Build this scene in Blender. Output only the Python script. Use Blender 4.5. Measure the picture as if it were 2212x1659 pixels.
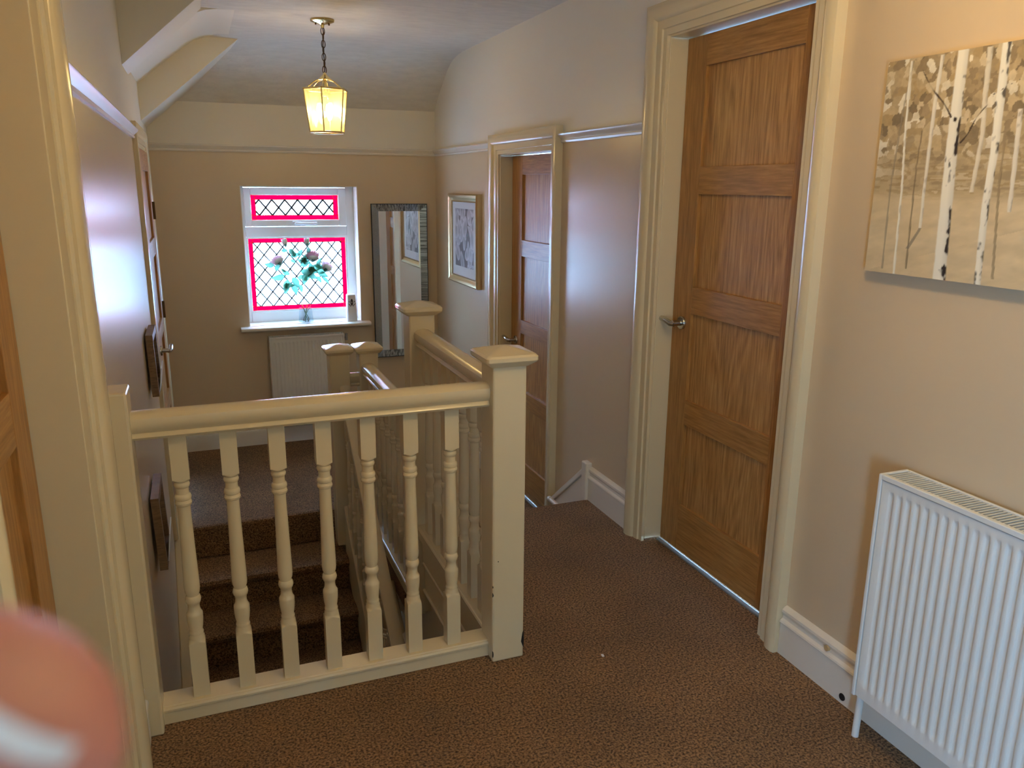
import bpy, bmesh, math, random
import numpy as np
from mathutils import Vector, Matrix

for o in list(bpy.data.objects):
    bpy.data.objects.remove(o)
scene = bpy.context.scene
COL = scene.collection
PI = math.pi

# ------------------------------------------------------------------ camera
IW, IH = 2212, 1659
FPX, YAW, PITCH, ROLL, EYE = 1709.66, 21.4957, 14.0894, -0.48325, 1.459
_y, _p, _r = [math.radians(a) for a in (YAW, PITCH, ROLL)]
CF = Vector((math.sin(_y) * math.cos(_p), math.cos(_y) * math.cos(_p), -math.sin(_p)))
_rt = Vector((math.cos(_y), -math.sin(_y), 0))
_dn = CF.cross(_rt)
CR = math.cos(_r) * _rt + math.sin(_r) * _dn
CD = -math.sin(_r) * _rt + math.cos(_r) * _dn
CPOS = Vector((0, 0, EYE))
cam = bpy.data.cameras.new('camera')
cam.sensor_fit = 'HORIZONTAL'
cam.sensor_width = 36
cam.lens = FPX / IW * 36
cam.clip_start = 0.01
cam.dof.use_dof = True
cam.dof.focus_distance = 3.0
cam.dof.aperture_fstop = 12.0
camo = bpy.data.objects.new('camera', cam)
COL.objects.link(camo)
camo.matrix_world = Matrix(((CR.x, -CD.x, -CF.x, CPOS.x), (CR.y, -CD.y, -CF.y, CPOS.y),
                            (CR.z, -CD.z, -CF.z, CPOS.z), (0, 0, 0, 1)))
scene.camera = camo

# ------------------------------------------------------------------ sky, daylight, exposure
scene.view_settings.view_transform = 'Standard'
scene.view_settings.look = 'None'
scene.view_settings.gamma = 1
scene.view_settings.use_curve_mapping = False
scene.view_settings.exposure = 0.25
world = bpy.data.worlds.new('overcast_sky')
scene.world = world
world.use_nodes = True
_bg = world.node_tree.nodes['Background']
_bg.inputs[0].default_value = (0.35, 0.63, 1.0, 1)
_bg.inputs[1].default_value = 46.0


def portal(name, loc, rot, sx, sy):
    l = bpy.data.lights.new(name, 'AREA')
    l.shape = 'RECTANGLE'
    l.size, l.size_y = sx, sy
    l.cycles.is_portal = True
    o = bpy.data.objects.new(name, l)
    o.location = loc
    o.rotation_euler = rot
    COL.objects.link(o)


portal('window_daylight', (0.688, 6.06, 0.97), (-PI / 2, 0, 0), 0.78, 0.95)
portal('added_window_daylight', (-.32, -.95, 1.0), (0, PI / 2, 0), 1.0, 0.6)  # portal of the unseen window added behind the camera
bpy.data.objects['added_window_daylight'].rotation_euler = (0, -PI / 2, 0)

LAMP_W = 8.0          # each candle bulb
LAMP_COL = (1.0, 0.75, 0.43)

# ------------------------------------------------------------------ helpers


class MB:
    def __init__(s):
        s.v, s.f, s.m = [], [], []

    def add(s, vs, fs, mi=0):
        b = len(s.v)
        s.v += [tuple(p) for p in vs]
        s.f += [tuple(i + b for i in f) for f in fs]
        s.m += [mi] * len(fs)
        return s

    def box(s, x0, x1, y0, y1, z0, z1, mi=0):
        v = [(x0, y0, z0), (x1, y0, z0), (x1, y1, z0), (x0, y1, z0), (x0, y0, z1), (x1, y0, z1), (x1, y1, z1), (x0, y1, z1)]
        return s.add(v, [(0, 3, 2, 1), (4, 5, 6, 7), (0, 1, 5, 4), (1, 2, 6, 5), (2, 3, 7, 6), (3, 0, 4, 7)], mi)

    def loops(s, ls, cap=True, closed=True, mi=0):
        """skin consecutive loops of equal length"""
        n = len(ls[0])
        vs = [p for l in ls for p in l]
        fs = []
        for k in range(len(ls) - 1):
            for i in range(n if closed else n - 1):
                j = (i + 1) % n
                fs.append((k * n + i, k * n + j, (k + 1) * n + j, (k + 1) * n + i))
        if cap:
            fs.append(tuple(range(n - 1, -1, -1)))
            fs.append(tuple((len(ls) - 1) * n + i for i in range(n)))
        return s.add(vs, fs, mi)

    def prism(s, poly, axis, a, b, mi=0):
        """poly in the two other axes, extruded along axis"""
        def P(u, w, t):
            return {'x': (t, u, w), 'y': (u, t, w), 'z': (u, w, t)}[axis]
        return s.loops([[P(u, w, a) for u, w in poly], [P(u, w, b) for u, w in poly]], mi=mi)

    def tube(s, pts, r, n=12, cap=True, mi=0):
        pts = [Vector(p) for p in pts]
        rs = r if isinstance(r, (list, tuple)) else [r] * len(pts)
        ls = []
        prev = None
        for i, p in enumerate(pts):
            t = (pts[min(i + 1, len(pts) - 1)] - pts[max(i - 1, 0)]).normalized()
            if prev is None:
                a = Vector((0, 0, 1)) if abs(t.z) < .9 else Vector((1, 0, 0))
                u = t.cross(a).normalized()
            else:
                u = (prev - t * prev.dot(t)).normalized()
            prev = u
            w = t.cross(u)
            ls.append([p + (u * math.cos(2 * PI * k / n) + w * math.sin(2 * PI * k / n)) * rs[i] for k in range(n)])
        return s.loops(ls, cap=cap, mi=mi)

    def lathe(s, prof, c=(0, 0, 0), n=24, axis='z', mi=0, cap=True):
        ls = []
        for r, h in prof:
            l = []
            for k in range(n):
                a = 2 * PI * k / n
                u, w = r * math.cos(a), r * math.sin(a)
                l.append({'z': (c[0] + u, c[1] + w, c[2] + h), 'x': (c[0] + h, c[1] + u, c[2] + w), 'y': (c[0] + u, c[1] + h, c[2] + w)}[axis])
            ls.append(l)
        return s.loops(ls, cap=cap, mi=mi)

    def mesh(s, name, mats, smooth=None, recalc=True):
        me = bpy.data.meshes.new(name)
        me.from_pydata(s.v, [], s.f)
        for m in (mats if isinstance(mats, (list, tuple)) else [mats]):
            me.materials.append(m)
        me.polygons.foreach_set('material_index', s.m)
        if recalc:
            bm = bmesh.new()
            bm.from_mesh(me)
            bmesh.ops.recalc_face_normals(bm, faces=bm.faces)
            bm.to_mesh(me)
            bm.free()
        if smooth:
            me.polygons.foreach_set('use_smooth', [True] * len(me.polygons))
            me.set_sharp_from_angle(angle=math.radians(smooth))
        me.update()
        return me

    def build(s, name, mats, parent=None, smooth=None, bevel=0, recalc=True):
        o = bpy.data.objects.new(name, s.mesh(name, mats, smooth, recalc))
        COL.objects.link(o)
        par(o, parent)
        if bevel:
            bev(o, bevel)
        return o


def bev(o, w, seg=2):
    m = o.modifiers.new('bevel', 'BEVEL')
    m.width = w
    m.segments = seg
    m.limit_method = 'ANGLE'
    m.angle_limit = math.radians(40)
    m.harden_normals = False


def wpos(o):
    p = Vector((0, 0, 0))
    while o is not None:
        p += o.location
        o = o.parent
    return p


def par(o, parent):
    if parent is not None:
        o.parent = parent
        o.matrix_parent_inverse = Matrix.Translation(-wloc(parent))


_W = {}


def wloc(o):
    return _W.get(o.name, Vector(o.location) if o.parent is None else Vector((0, 0, 0)))


def place(mesh, name, loc, parent, scale=None, rotz=0):
    o = bpy.data.objects.new(name, mesh)
    COL.objects.link(o)
    o.location = loc
    if scale:
        o.scale = scale
    o.rotation_euler = (0, 0, rotz)
    par(o, parent)
    return o


def thing(name, loc, label=None, cat=None, group=None, kind=None):
    o = bpy.data.objects.new(name, None)
    o.empty_display_size = .05
    COL.objects.link(o)
    o.location = loc
    tag(o, label, cat, group, kind)
    return o


def tag(o, label=None, cat=None, group=None, kind=None):
    if label:
        o['label'] = label
    if cat:
        o['category'] = cat
    if group:
        o['group'] = group
    if kind:
        o['kind'] = kind
    return o


# ------------------------------------------------------------------ materials
def srgb(r, g, b):
    f = lambda c: ((c / 255 + .055) / 1.055) ** 2.4 if c > 10 else c / 255 / 12.92
    return (f(r), f(g), f(b), 1)


def mat(name, col, rough=.5, metal=0, spec=.5, noise=None, bump=None, coat=0, trans=0):
    """noise=(scale, amount, stretch xyz)  bump=(scale, strength, distance)"""
    m = bpy.data.materials.new(name)
    m.use_nodes = True
    nt = m.node_tree
    b = nt.nodes['Principled BSDF']
    b.inputs['Base Color'].default_value = col
    b.inputs['Roughness'].default_value = rough
    b.inputs['Metallic'].default_value = metal
    b.inputs['Specular IOR Level'].default_value = spec
    b.inputs['Coat Weight'].default_value = coat
    b.inputs['Transmission Weight'].default_value = trans
    if noise or bump:
        tc = nt.nodes.new('ShaderNodeTexCoord')
    if noise:
        mp = nt.nodes.new('ShaderNodeMapping')
        mp.inputs['Scale'].default_value = noise[2] if len(noise) > 2 else (1, 1, 1)
        nt.links.new(tc.outputs['Object'], mp.inputs[0])
        n = nt.nodes.new('ShaderNodeTexNoise')
        n.inputs['Scale'].default_value = noise[0]
        n.inputs['Detail'].default_value = 4
        nt.links.new(mp.outputs[0], n.inputs['Vector'])
        cr = nt.nodes.new('ShaderNodeValToRGB')
        a = noise[1]
        cr.color_ramp.elements[0].position = .3
        cr.color_ramp.elements[1].position = .7
        cr.color_ramp.elements[0].color = [c * (1 - a) for c in col[:3]] + [1]
        cr.color_ramp.elements[1].color = [min(1, c * (1 + a)) for c in col[:3]] + [1]
        nt.links.new(n.outputs['Fac'], cr.inputs[0])
        nt.links.new(cr.outputs[0], b.inputs['Base Color'])
    if bump:
        n2 = nt.nodes.new('ShaderNodeTexNoise')
        n2.inputs['Scale'].default_value = bump[0]
        n2.inputs['Detail'].default_value = 3
        if len(bump) > 3:
            mp2 = nt.nodes.new('ShaderNodeMapping')
            mp2.inputs['Scale'].default_value = bump[3]
            nt.links.new(tc.outputs['Object'], mp2.inputs[0])
            nt.links.new(mp2.outputs[0], n2.inputs['Vector'])
        else:
            nt.links.new(tc.outputs['Object'], n2.inputs['Vector'])
        bp = nt.nodes.new('ShaderNodeBump')
        bp.inputs['Strength'].default_value = bump[1]
        bp.inputs['Distance'].default_value = bump[2]
        nt.links.new(n2.outputs['Fac'], bp.inputs['Height'])
        nt.links.new(bp.outputs[0], b.inputs['Normal'])
    return m


def oak(name, grain, figure=False):
    """oak: grain along 'z' or 'y'; figure adds cathedral rings"""
    m = mat(name, srgb(170, 112, 52), rough=.38, spec=.45)
    nt = m.node_tree
    b = nt.nodes['Principled BSDF']
    tc = nt.nodes.new('ShaderNodeTexCoord')
    mp = nt.nodes.new('ShaderNodeMapping')
    mp.inputs['Scale'].default_value = (9, 9, .55) if grain == 'z' else (9, .55, 9)
    nt.links.new(tc.outputs['Object'], mp.inputs[0])
    n1 = nt.nodes.new('ShaderNodeTexNoise')
    n1.inputs['Scale'].default_value = 14
    n1.inputs['Detail'].default_value = 6
    n1.inputs['Roughness'].default_value = .65
    nt.links.new(mp.outputs[0], n1.inputs['Vector'])
    src = n1.outputs['Fac']
    if figure:
        mp2 = nt.nodes.new('ShaderNodeMapping')
        mp2.inputs['Scale'].default_value = (1, 1, .085)
        nt.links.new(tc.outputs['Object'], mp2.inputs[0])
        w = nt.nodes.new('ShaderNodeTexNoise')
        w.inputs['Scale'].default_value = 9
        w.inputs['Detail'].default_value = 1.5
        nt.links.new(mp2.outputs[0], w.inputs['Vector'])
        mul = nt.nodes.new('ShaderNodeMath')
        mul.operation = 'MULTIPLY'
        mul.inputs[1].default_value = 16
        nt.links.new(w.outputs['Fac'], mul.inputs[0])
        fr = nt.nodes.new('ShaderNodeMath')
        fr.operation = 'PINGPONG'
        fr.inputs[1].default_value = .5
        nt.links.new(mul.outputs[0], fr.inputs[0])
        mx = nt.nodes.new('ShaderNodeMath')
        mx.operation = 'MULTIPLY_ADD'
        mx.inputs[1].default_value = .30
        nt.links.new(fr.outputs[0], mx.inputs[0])
        half = nt.nodes.new('ShaderNodeMath')
        half.operation = 'MULTIPLY'
        half.inputs[1].default_value = .84
        nt.links.new(n1.outputs['Fac'], half.inputs[0])
        nt.links.new(half.outputs[0], mx.inputs[2])
        src = mx.outputs[0]
    cr = nt.nodes.new('ShaderNodeValToRGB')
    e = cr.color_ramp.elements
    e[0].position, e[0].color = .26, srgb(134, 93, 42)
    e[1].position, e[1].color = .74, srgb(196, 148, 86) if not figure else srgb(210, 164, 104)
    k = e.new(.5)
    k.color = srgb(170, 122, 64) if not figure else srgb(180, 132, 74)
    nt.links.new(src, cr.inputs[0])
    nt.links.new(cr.outputs[0], b.inputs['Base Color'])
    bp = nt.nodes.new('ShaderNodeBump')
    bp.inputs['Strength'].default_value = .25
    bp.inputs['Distance'].default_value = .001
    nt.links.new(src, bp.inputs['Height'])
    nt.links.new(bp.outputs[0], b.inputs['Normal'])
    return m


def thin_glass(name, col, gloss=.12, rough=.05):
    m = bpy.data.materials.new(name)
    m.use_nodes = True
    nt = m.node_tree
    nt.nodes.remove(nt.nodes['Principled BSDF'])
    out = nt.nodes['Material Output']
    t = nt.nodes.new('ShaderNodeBsdfTransparent')
    t.inputs[0].default_value = col
    g = nt.nodes.new('ShaderNodeBsdfGlossy')
    g.inputs['Roughness'].default_value = rough
    mx = nt.nodes.new('ShaderNodeMixShader')
    mx.inputs[0].default_value = gloss
    nt.links.new(t.outputs[0], mx.inputs[1])
    nt.links.new(g.outputs[0], mx.inputs[2])
    nt.links.new(mx.outputs[0], out.inputs[0])
    return m


def cathedral_glass(name, col, tr=.55):
    """obscured window glass: part clear, part diffusing"""
    m = bpy.data.materials.new(name)
    m.use_nodes = True
    nt = m.node_tree
    nt.nodes.remove(nt.nodes['Principled BSDF'])
    out = nt.nodes['Material Output']
    t = nt.nodes.new('ShaderNodeBsdfTransparent')
    t.inputs[0].default_value = col
    d = nt.nodes.new('ShaderNodeBsdfTranslucent')
    d.inputs[0].default_value = col
    mx = nt.nodes.new('ShaderNodeMixShader')
    mx.inputs[0].default_value = 1 - tr
    nt.links.new(t.outputs[0], mx.inputs[1])
    nt.links.new(d.outputs[0], mx.inputs[2])
    nt.links.new(mx.outputs[0], out.inputs[0])
    return m


def attr_mat(name, rough=.7, bump=None):
    m = mat(name, (1, 1, 1, 1), rough=rough, spec=.3, bump=bump)
    nt = m.node_tree
    a = nt.nodes.new('ShaderNodeAttribute')
    a.attribute_name = 'Col'
    nt.links.new(a.outputs['Color'], nt.nodes['Principled BSDF'].inputs['Base Color'])
    return m


M = {}
M['wall'] = mat('beige_wall_paint', srgb(215, 193, 161), .28, spec=.5, bump=(60, .12, .002))
M['wall_up'] = mat('cream_wall_paint', srgb(231, 224, 209), .4, spec=.45, bump=(60, .12, .002))
M['ceil'] = mat('textured_ceiling_paper', srgb(222, 217, 208), .7, noise=(30, .06, (.35, 1, 1)), bump=(90, .6, .004, (.35, 1, 1)))
M['gloss'] = mat('cream_gloss_paint', srgb(224, 207, 170), .22, spec=.5, bump=(45, .10, .002))
M['satin'] = mat('white_gloss_paint', srgb(234, 226, 212), .25, spec=.5, bump=(60, .08, .001))
M['oak_v'] = oak('oak_veneer_upright_grain', 'z')
M['oak_h'] = oak('oak_veneer_level_grain', 'y')
M['oak_p'] = oak('oak_veneer_flame_figure', 'z', True)
M['steel'] = mat('brushed_steel', srgb(190, 188, 182), .22, 1)
M['brass'] = mat('polished_brass', srgb(224, 204, 146), .2, 1)
M['bronze'] = mat('dark_bronze', srgb(92, 70, 46), .35, 1)
M['upvc'] = mat('white_upvc', srgb(238, 240, 242), .3)
M['clear'] = cathedral_glass('obscured_clear_glass', (.80, .82, .84, 1), .6)
M['red'] = cathedral_glass('red_stained_glass', (.78, .004, .055, 1), .8)
M['lead'] = mat('lead_came', srgb(62, 66, 70), .5, .6)
M['rad'] = mat('white_radiator_enamel', srgb(238, 238, 234), .28, spec=.5)
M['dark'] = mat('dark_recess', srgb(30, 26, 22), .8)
M['gold'] = mat('champagne_gilt', srgb(196, 172, 128), .32, .85)
M['mount'] = mat('white_mount_board', srgb(226, 228, 226), .8)
M['mirror'] = mat('mirror_silver', (.92, .93, .93, 1), .01, 1)
M['walnut'] = mat('dark_walnut', srgb(128, 100, 70), .45, noise=(30, .3, (1, 1, 6)))
M['paper'] = mat('white_piece', srgb(236, 238, 242), .6)
M['skin'] = mat('skin', srgb(196, 124, 108), .5, noise=(60, .08))
M['skin'].node_tree.nodes['Principled BSDF'].inputs['Subsurface Weight'].default_value = .15
M['skin'].node_tree.nodes['Principled BSDF'].inputs['Subsurface Radius'].default_value = (.004, .0015, .001)
M['nail'] = mat('fingernail', srgb(244, 226, 216), .15, coat=.6)
M['leaf'] = mat('silk_leaf', srgb(96, 140, 112), .6, noise=(40, .25))
M['stem'] = mat('plastic_stem', srgb(70, 104, 70), .5)
M['petal'] = mat('silk_petal', srgb(222, 176, 178), .7, noise=(30, .12))
M['sepal'] = mat('pale_green_petal', srgb(196, 198, 160), .7)
for _k, _c in (('leaf', (.08, .19, .13, 1)), ('petal', (.62, .42, .46, 1)), ('sepal', (.5, .52, .36, 1))):
    _nt = M[_k].node_tree
    _t = _nt.nodes.new('ShaderNodeBsdfTranslucent')
    _t.inputs[0].default_value = _c
    _mx = _nt.nodes.new('ShaderNodeMixShader')
    _mx.inputs[0].default_value = .7
    _nt.links.new(_nt.nodes['Principled BSDF'].outputs[0], _mx.inputs[1])
    _nt.links.new(_t.outputs[0], _mx.inputs[2])
    _nt.links.new(_mx.outputs[0], _nt.nodes['Material Output'].inputs[0])
M['plastic'] = mat('white_plastic', srgb(242, 242, 242), .3)
M['ink'] = mat('charcoal_print', srgb(48, 42, 52), .5)
M['glass'] = thin_glass('clear_vase_glass', (.93, .97, .99, 1), .10)
M['water'] = thin_glass('water', (.96, .985, 1, 1), .03)
M['pane'] = thin_glass('lantern_glass', (1, .97, .86, 1), .06, .08)
_nt = M['pane'].node_tree
_t = _nt.nodes.new('ShaderNodeBsdfTranslucent')
_t.inputs[0].default_value = (1, .90, .55, 1)
_m2 = _nt.nodes.new('ShaderNodeMixShader')
_m2.inputs[0].default_value = .13
_nt.links.new([n for n in _nt.nodes if n.type == 'MIX_SHADER' and n != _m2][0].outputs[0], _m2.inputs[1])
_nt.links.new(_t.outputs[0], _m2.inputs[2])
_nt.links.new(_m2.outputs[0], _nt.nodes['Material Output'].inputs[0])
M['flex'] = mat('brown_flex', srgb(70, 52, 34), .5)
M['threshold'] = mat('threshold_strip', srgb(132, 138, 140), .45, .4)


def carpet_mat():
    m = mat('brown_twist_carpet', srgb(112, 84, 66), .95, spec=.15)
    nt = m.node_tree
    b = nt.nodes['Principled BSDF']
    b.inputs['Sheen Weight'].default_value = .12
    b.inputs['Sheen Roughness'].default_value = .5
    tc = nt.nodes.new('ShaderNodeTexCoord')
    n = nt.nodes.new('ShaderNodeTexNoise')
    n.inputs['Scale'].default_value = 150
    n.inputs['Detail'].default_value = 3
    n.inputs['Roughness'].default_value = .6
    n2 = nt.nodes.new('ShaderNodeTexNoise')
    n2.inputs['Scale'].default_value = 3.2
    n2.inputs['Detail'].default_value = 3
    for k in (n, n2):
        nt.links.new(tc.outputs['Object'], k.inputs['Vector'])
    cr = nt.nodes.new('ShaderNodeValToRGB')
    e = cr.color_ramp.elements
    e[0].position, e[0].color = .36, srgb(64, 45, 28)
    e[1].position, e[1].color = .64, srgb(170, 132, 92)
    nt.links.new(n.outputs['Fac'], cr.inputs[0])
    cr2 = nt.nodes.new('ShaderNodeValToRGB')
    cr2.color_ramp.elements[0].position = .3
    cr2.color_ramp.elements[1].position = .7
    cr2.color_ramp.elements[0].color = (.8, .8, .8, 1)
    cr2.color_ramp.elements[1].color = (1.12, 1.1, 1.08, 1)
    nt.links.new(n2.outputs['Fac'], cr2.inputs[0])
    mx = nt.nodes.new('ShaderNodeMix')
    mx.data_type = 'RGBA'
    mx.blend_type = 'MULTIPLY'
    mx.inputs[0].default_value = 1
    nt.links.new(cr.outputs[0], mx.inputs[6])
    nt.links.new(cr2.outputs[0], mx.inputs[7])
    nt.links.new(mx.outputs[2], b.inputs['Base Color'])
    bp = nt.nodes.new('ShaderNodeBump')
    bp.inputs['Strength'].default_value = .9
    bp.inputs['Distance'].default_value = .006
    nt.links.new(n.outputs['Fac'], bp.inputs['Height'])
    nt.links.new(bp.outputs[0], b.inputs['Normal'])
    return m


M['carpet'] = carpet_mat()


def striped_mirror():
    m = mat('ribbed_mirror_glass', srgb(150, 150, 146), .16, .9)
    nt = m.node_tree
    b = nt.nodes['Principled BSDF']
    tc = nt.nodes.new('ShaderNodeTexCoord')
    w = nt.nodes.new('ShaderNodeTexNoise')
    w.inputs['Scale'].default_value = 60
    w.inputs['Detail'].default_value = 1
    mp = nt.nodes.new('ShaderNodeMapping')
    mp.inputs['Scale'].default_value = (3.2, .2, .2)
    nt.links.new(tc.outputs['Object'], mp.inputs[0])
    nt.links.new(mp.outputs[0], w.inputs['Vector'])
    cr = nt.nodes.new('ShaderNodeValToRGB')
    cr.color_ramp.interpolation = 'CONSTANT'
    e = cr.color_ramp.elements
    e[0].position, e[0].color = 0, srgb(112, 114, 110)
    e[1].position, e[1].color = .47, srgb(182, 184, 180)
    nt.links.new(w.outputs['Fac'], cr.inputs[0])
    nt.links.new(cr.outputs[0], b.inputs['Base Color'])
    return m


M['rib_mirror'] = striped_mirror()

# ------------------------------------------------------------------ main dimensions
WX, LX, YB, YN = 1.66, -.245, 5.777, -1.7     # right wall, left wall, back wall, wall behind the camera
ZC, ZL, ZP = 2.278, -.385, 1.682              # ceiling, lower landing, picture-rail line
YF = 2.14                                     # edge of the upper landing at the stairwell
ZBOT = -2.855


def struct(o):
    o['kind'] = 'structure'
    return o


# ------------------------------------------------------------------ walls
def wall_x(name, xa, xb, segs):
    """segs: (y0,y1,z0,z1); splits the paint at the picture rail where flagged"""
    mb = MB()
    for (y0, y1, z0, z1, split) in segs:
        if split and z0 < ZP < z1:
            mb.box(xa, xb, y0, y1, z0, ZP, 0)
            mb.box(xa, xb, y0, y1, ZP, z1, 1)
        else:
            mb.box(xa, xb, y0, y1, z0, z1, 1 if (split and z0 >= ZP) else 0)
    return struct(mb.build(name, [M['wall'], M['wall_up']]))


wall_x('wall_right', WX, WX + .16, [
    (YN, 1.885, -.2, 2.42, False),
    (1.885, 2.70, 2.015, 2.42, True), (1.885, 2.70, -.25, -.19, False),
    (2.70, 3.66, -.6, 2.42, True),
    (3.66, 4.46, 1.655, ZP, False), (3.66, 4.46, ZP, 2.42, True), (3.66, 4.46, -.65, -.57, False),
    (4.46, YB + .3, -.6, 2.42, True)])
wall_x('wall_left', LX - .16, LX, [
    (YN, -1.25, -.2, 2.42, False), (-.65, .93, -.2, 2.42, False), (-1.25, -.65, -.2, .5, False), (-1.25, -.65, 1.5, 2.42, False),
    (.93, 1.765, 2.015, 2.42, True), (.93, 1.765, -.25, -.19, False),
    (1.30, 1.765, -3.0, -.25, False),
    (1.765, 4.34, -3.0, 2.42, True),
    (4.34, 5.19, 1.655, ZP, False), (4.34, 5.19, ZP, 2.42, True), (4.34, 5.19, -3.0, -.57, False),
    (5.19, YB + .3, -3.0, 2.42, True)])

WINX0, WINX1, WINZ0, WINZ1 = .293, 1.083, .480, 1.443
mb = MB()
mb.box(LX - .16, WINX0, YB, YB + .3, -.6, ZP, 0)
mb.box(WINX1, WX + .16, YB, YB + .3, -.6, ZP, 0)
mb.box(WINX0, WINX1, YB, YB + .3, -.6, WINZ0, 0)
mb.box(WINX0, WINX1, YB, YB + .3, WINZ1, ZP, 0)
mb.box(LX - .16, WX + .16, YB, YB + .3, ZP, 2.42, 1)
struct(mb.build('wall_back', [M['wall'], M['wall_up']]))

mb = MB()
mb.box(LX - .16, WX + .16, YN - .15, YN, -.2, 2.42)
struct(mb.build('wall_front', [M['wall']]))

# wall of the stairwell beneath the right-hand landings, and the one below the near landing
mb = MB()
mb.box(.825, .94, 1.30, 3.10, -3.0, -.20)
mb.box(.825, .831, 3.10, 3.46, -3.0, -.40)
mb.box(.825, .94, 3.46, 4.56, -3.0, -.40)
struct(mb.build('wall_stairwell', [M['wall']]))
mb = MB()
mb.box(LX - .16, .94, 1.30, 1.45, -3.0, -.19)
struct(mb.build('wall_understairs', [M['wall']]))
mb = MB()
mb.box(LX - .16, .94, 4.56, 4.64, -3.0, -.57)
mb.box(.94, WX + .16, 4.56, 4.64, -3.0, -.57)
struct(mb.build('wall_landing', [M['wall']]))

# ------------------------------------------------------------------ ceiling with the back slope and the left coving
prof = [(YN - .15, ZC), (5.10, ZC), (5.20, 2.273), (5.29, 2.262), (5.37, 2.243), (5.45, 2.207), (5.53, 2.158), (5.69, 2.050), (YB, 1.966),
        (YB + .02, 2.55), (YN - .15, 2.55)]
mb = MB()
mb.prism(prof, 'x', LX - .16, WX + .16)
ceiling = struct(mb.build('ceiling', M['ceil'], smooth=30))
# cove over the left wall between the two sloping beams
cv = [(LX - .02, 2.00), (LX, 2.00), (-.10, 2.118), (.02, 2.214), (.075, 2.250), (.125, 2.268), (.185, 2.2775), (.26, ZC), (.26, 2.40), (LX - .02, 2.40)]
mb = MB()
mb.prism(cv, 'y', 4.40, 5.74)
mb.build('coving', M['wall_up'], ceiling, smooth=25)
mb = MB()
mb.prism([(LX - .01, 1.958), (LX, 1.958), (.105, 2.272), (.12, 2.35), (LX - .01, 2.35)], 'y', 4.07, 4.43)
mb.build('sloping_beam', M['wall_up'], ceiling)
mb = MB()
mb.prism([(LX - .01, 1.80), (LX, 1.80), (.33, 2.285), (.33, 2.36), (LX - .01, 2.36)], 'y', 5.20, 5.77)
mb.build('sloping_beam', M['wall_up'], ceiling)

# ------------------------------------------------------------------ floors and stairs (carpeted)
mb = MB()
L = [(LX, YN), (WX + .16, YN), (WX + .16, 2.78), (WX, 2.78), (WX, 3.185), (.80, 3.185), (.80, YF), (LX - .16, YF), (LX - .16, .6), (LX, .6)]
mb.prism(L, 'z', -.20, 0)
struct(mb.build('floor', M['carpet'], bevel=.018))
mb = MB()
L2 = [(.80, 3.44), (WX, 3.44), (WX, 3.6), (WX + .16, 3.6), (WX + .16, 4.5), (WX, 4.5), (WX, YB), (LX, YB), (LX, 5.25), (LX - .16, 5.25), (LX - .16, 4.385), (.80, 4.385)]
mb.prism(L2, 'z', ZL - .19, ZL)
struct(mb.build('floor', M['carpet'], bevel=.018))
mb = MB()
mb.box(LX - .16, .95, 1.3, 4.66, ZBOT - .1, ZBOT)
struct(mb.build('floor', M['carpet']))

st = thing('landing_steps', (1.25, 3.3, ZL), 'short carpeted step down beside the right wall, past the near newel post', 'steps')
mb = MB()
mb.box(.832, WX - .002, 3.10, 3.46, -.57, ZL / 2)
mb.build('step', M['carpet'], st, bevel=.018)

RISE, GO = .19, .235
st = thing('staircase', (.2, 4.3, ZBOT), 'brown carpeted staircase descending behind the near balustrade', 'staircase')
for k in range(1, 13):
    z1 = ZL - RISE * k
    yb = 4.36 - GO * (k - 1)
    y0 = yb - GO - .03
    mb = MB()
    poly = [(yb + .05, z1), (yb + .05, z1 - .30), (y0 + .03, z1 - .30), (y0 + .03, z1 - .05), (y0 + .008, z1 - .042), (y0, z1 - .022), (y0 + .008, z1 - .006), (y0 + .026, z1)]
    mb.prism(poly, 'x', -.197, .645)
    mb.build('step', M['carpet'], st, smooth=35)
SL = RISE / GO


def slope_board(x0, x1, ya, yb, ztop_a, depth, slope=SL):
    """board running down towards the camera from ya to yb (yb<ya)"""
    mb = MB()
    za, zb = ztop_a, ztop_a - slope * (ya - yb)
    mb.loops([[(x0, ya, za - depth), (x1, ya, za - depth), (x1, ya, za), (x0, ya, za)], [(x0, yb, zb - depth), (x1, yb, zb - depth), (x1, yb, zb), (x0, yb, zb)]])
    return mb


sl_l = slope_board(LX, LX + .048, 4.45, 1.5, -.265, .34).build('string', M['gloss'], st, bevel=.006)
sl_r = slope_board(.645, .70, 4.20, 1.5, -.295, .34).build('string', M['gloss'], st, bevel=.006)
mb = MB()
mb.box(LX, LX + .042, 4.45, 4.53, ZL, -.235)
mb.build('string_end', M['gloss'], st, bevel=.006)

# ------------------------------------------------------------------ doors
ARCH = [(0, 0), (0, .012), (.022, .013), (.024, .020), (.052, .023), (.056, .029), (.066, .036), (.082, .041), (.098, .041), (.110, .036), (.110, 0)]


def architrave(name, x, n, y0, y1, zb0, z1, width=1.0, zb1=None, thick=1.0):
    """moulded surround on a wall x=const; n=-1 projects to -x"""
    zb1 = zb0 if zb1 is None else zb1
    ls = []
    for key in range(4):
        l = []
        for w, t in ARCH:
            w *= width
            p = [(y0 - w, zb0), (y0 - w, z1 + w), (y1 + w, z1 + w), (y1 + w, zb1)][key]
            l.append((x + n * t * thick, p[0], p[1]))
        ls.append(l)
    mb = MB()
    mb.loops(ls)
    return struct(mb.build(name, M['gloss'], smooth=28))


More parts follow.
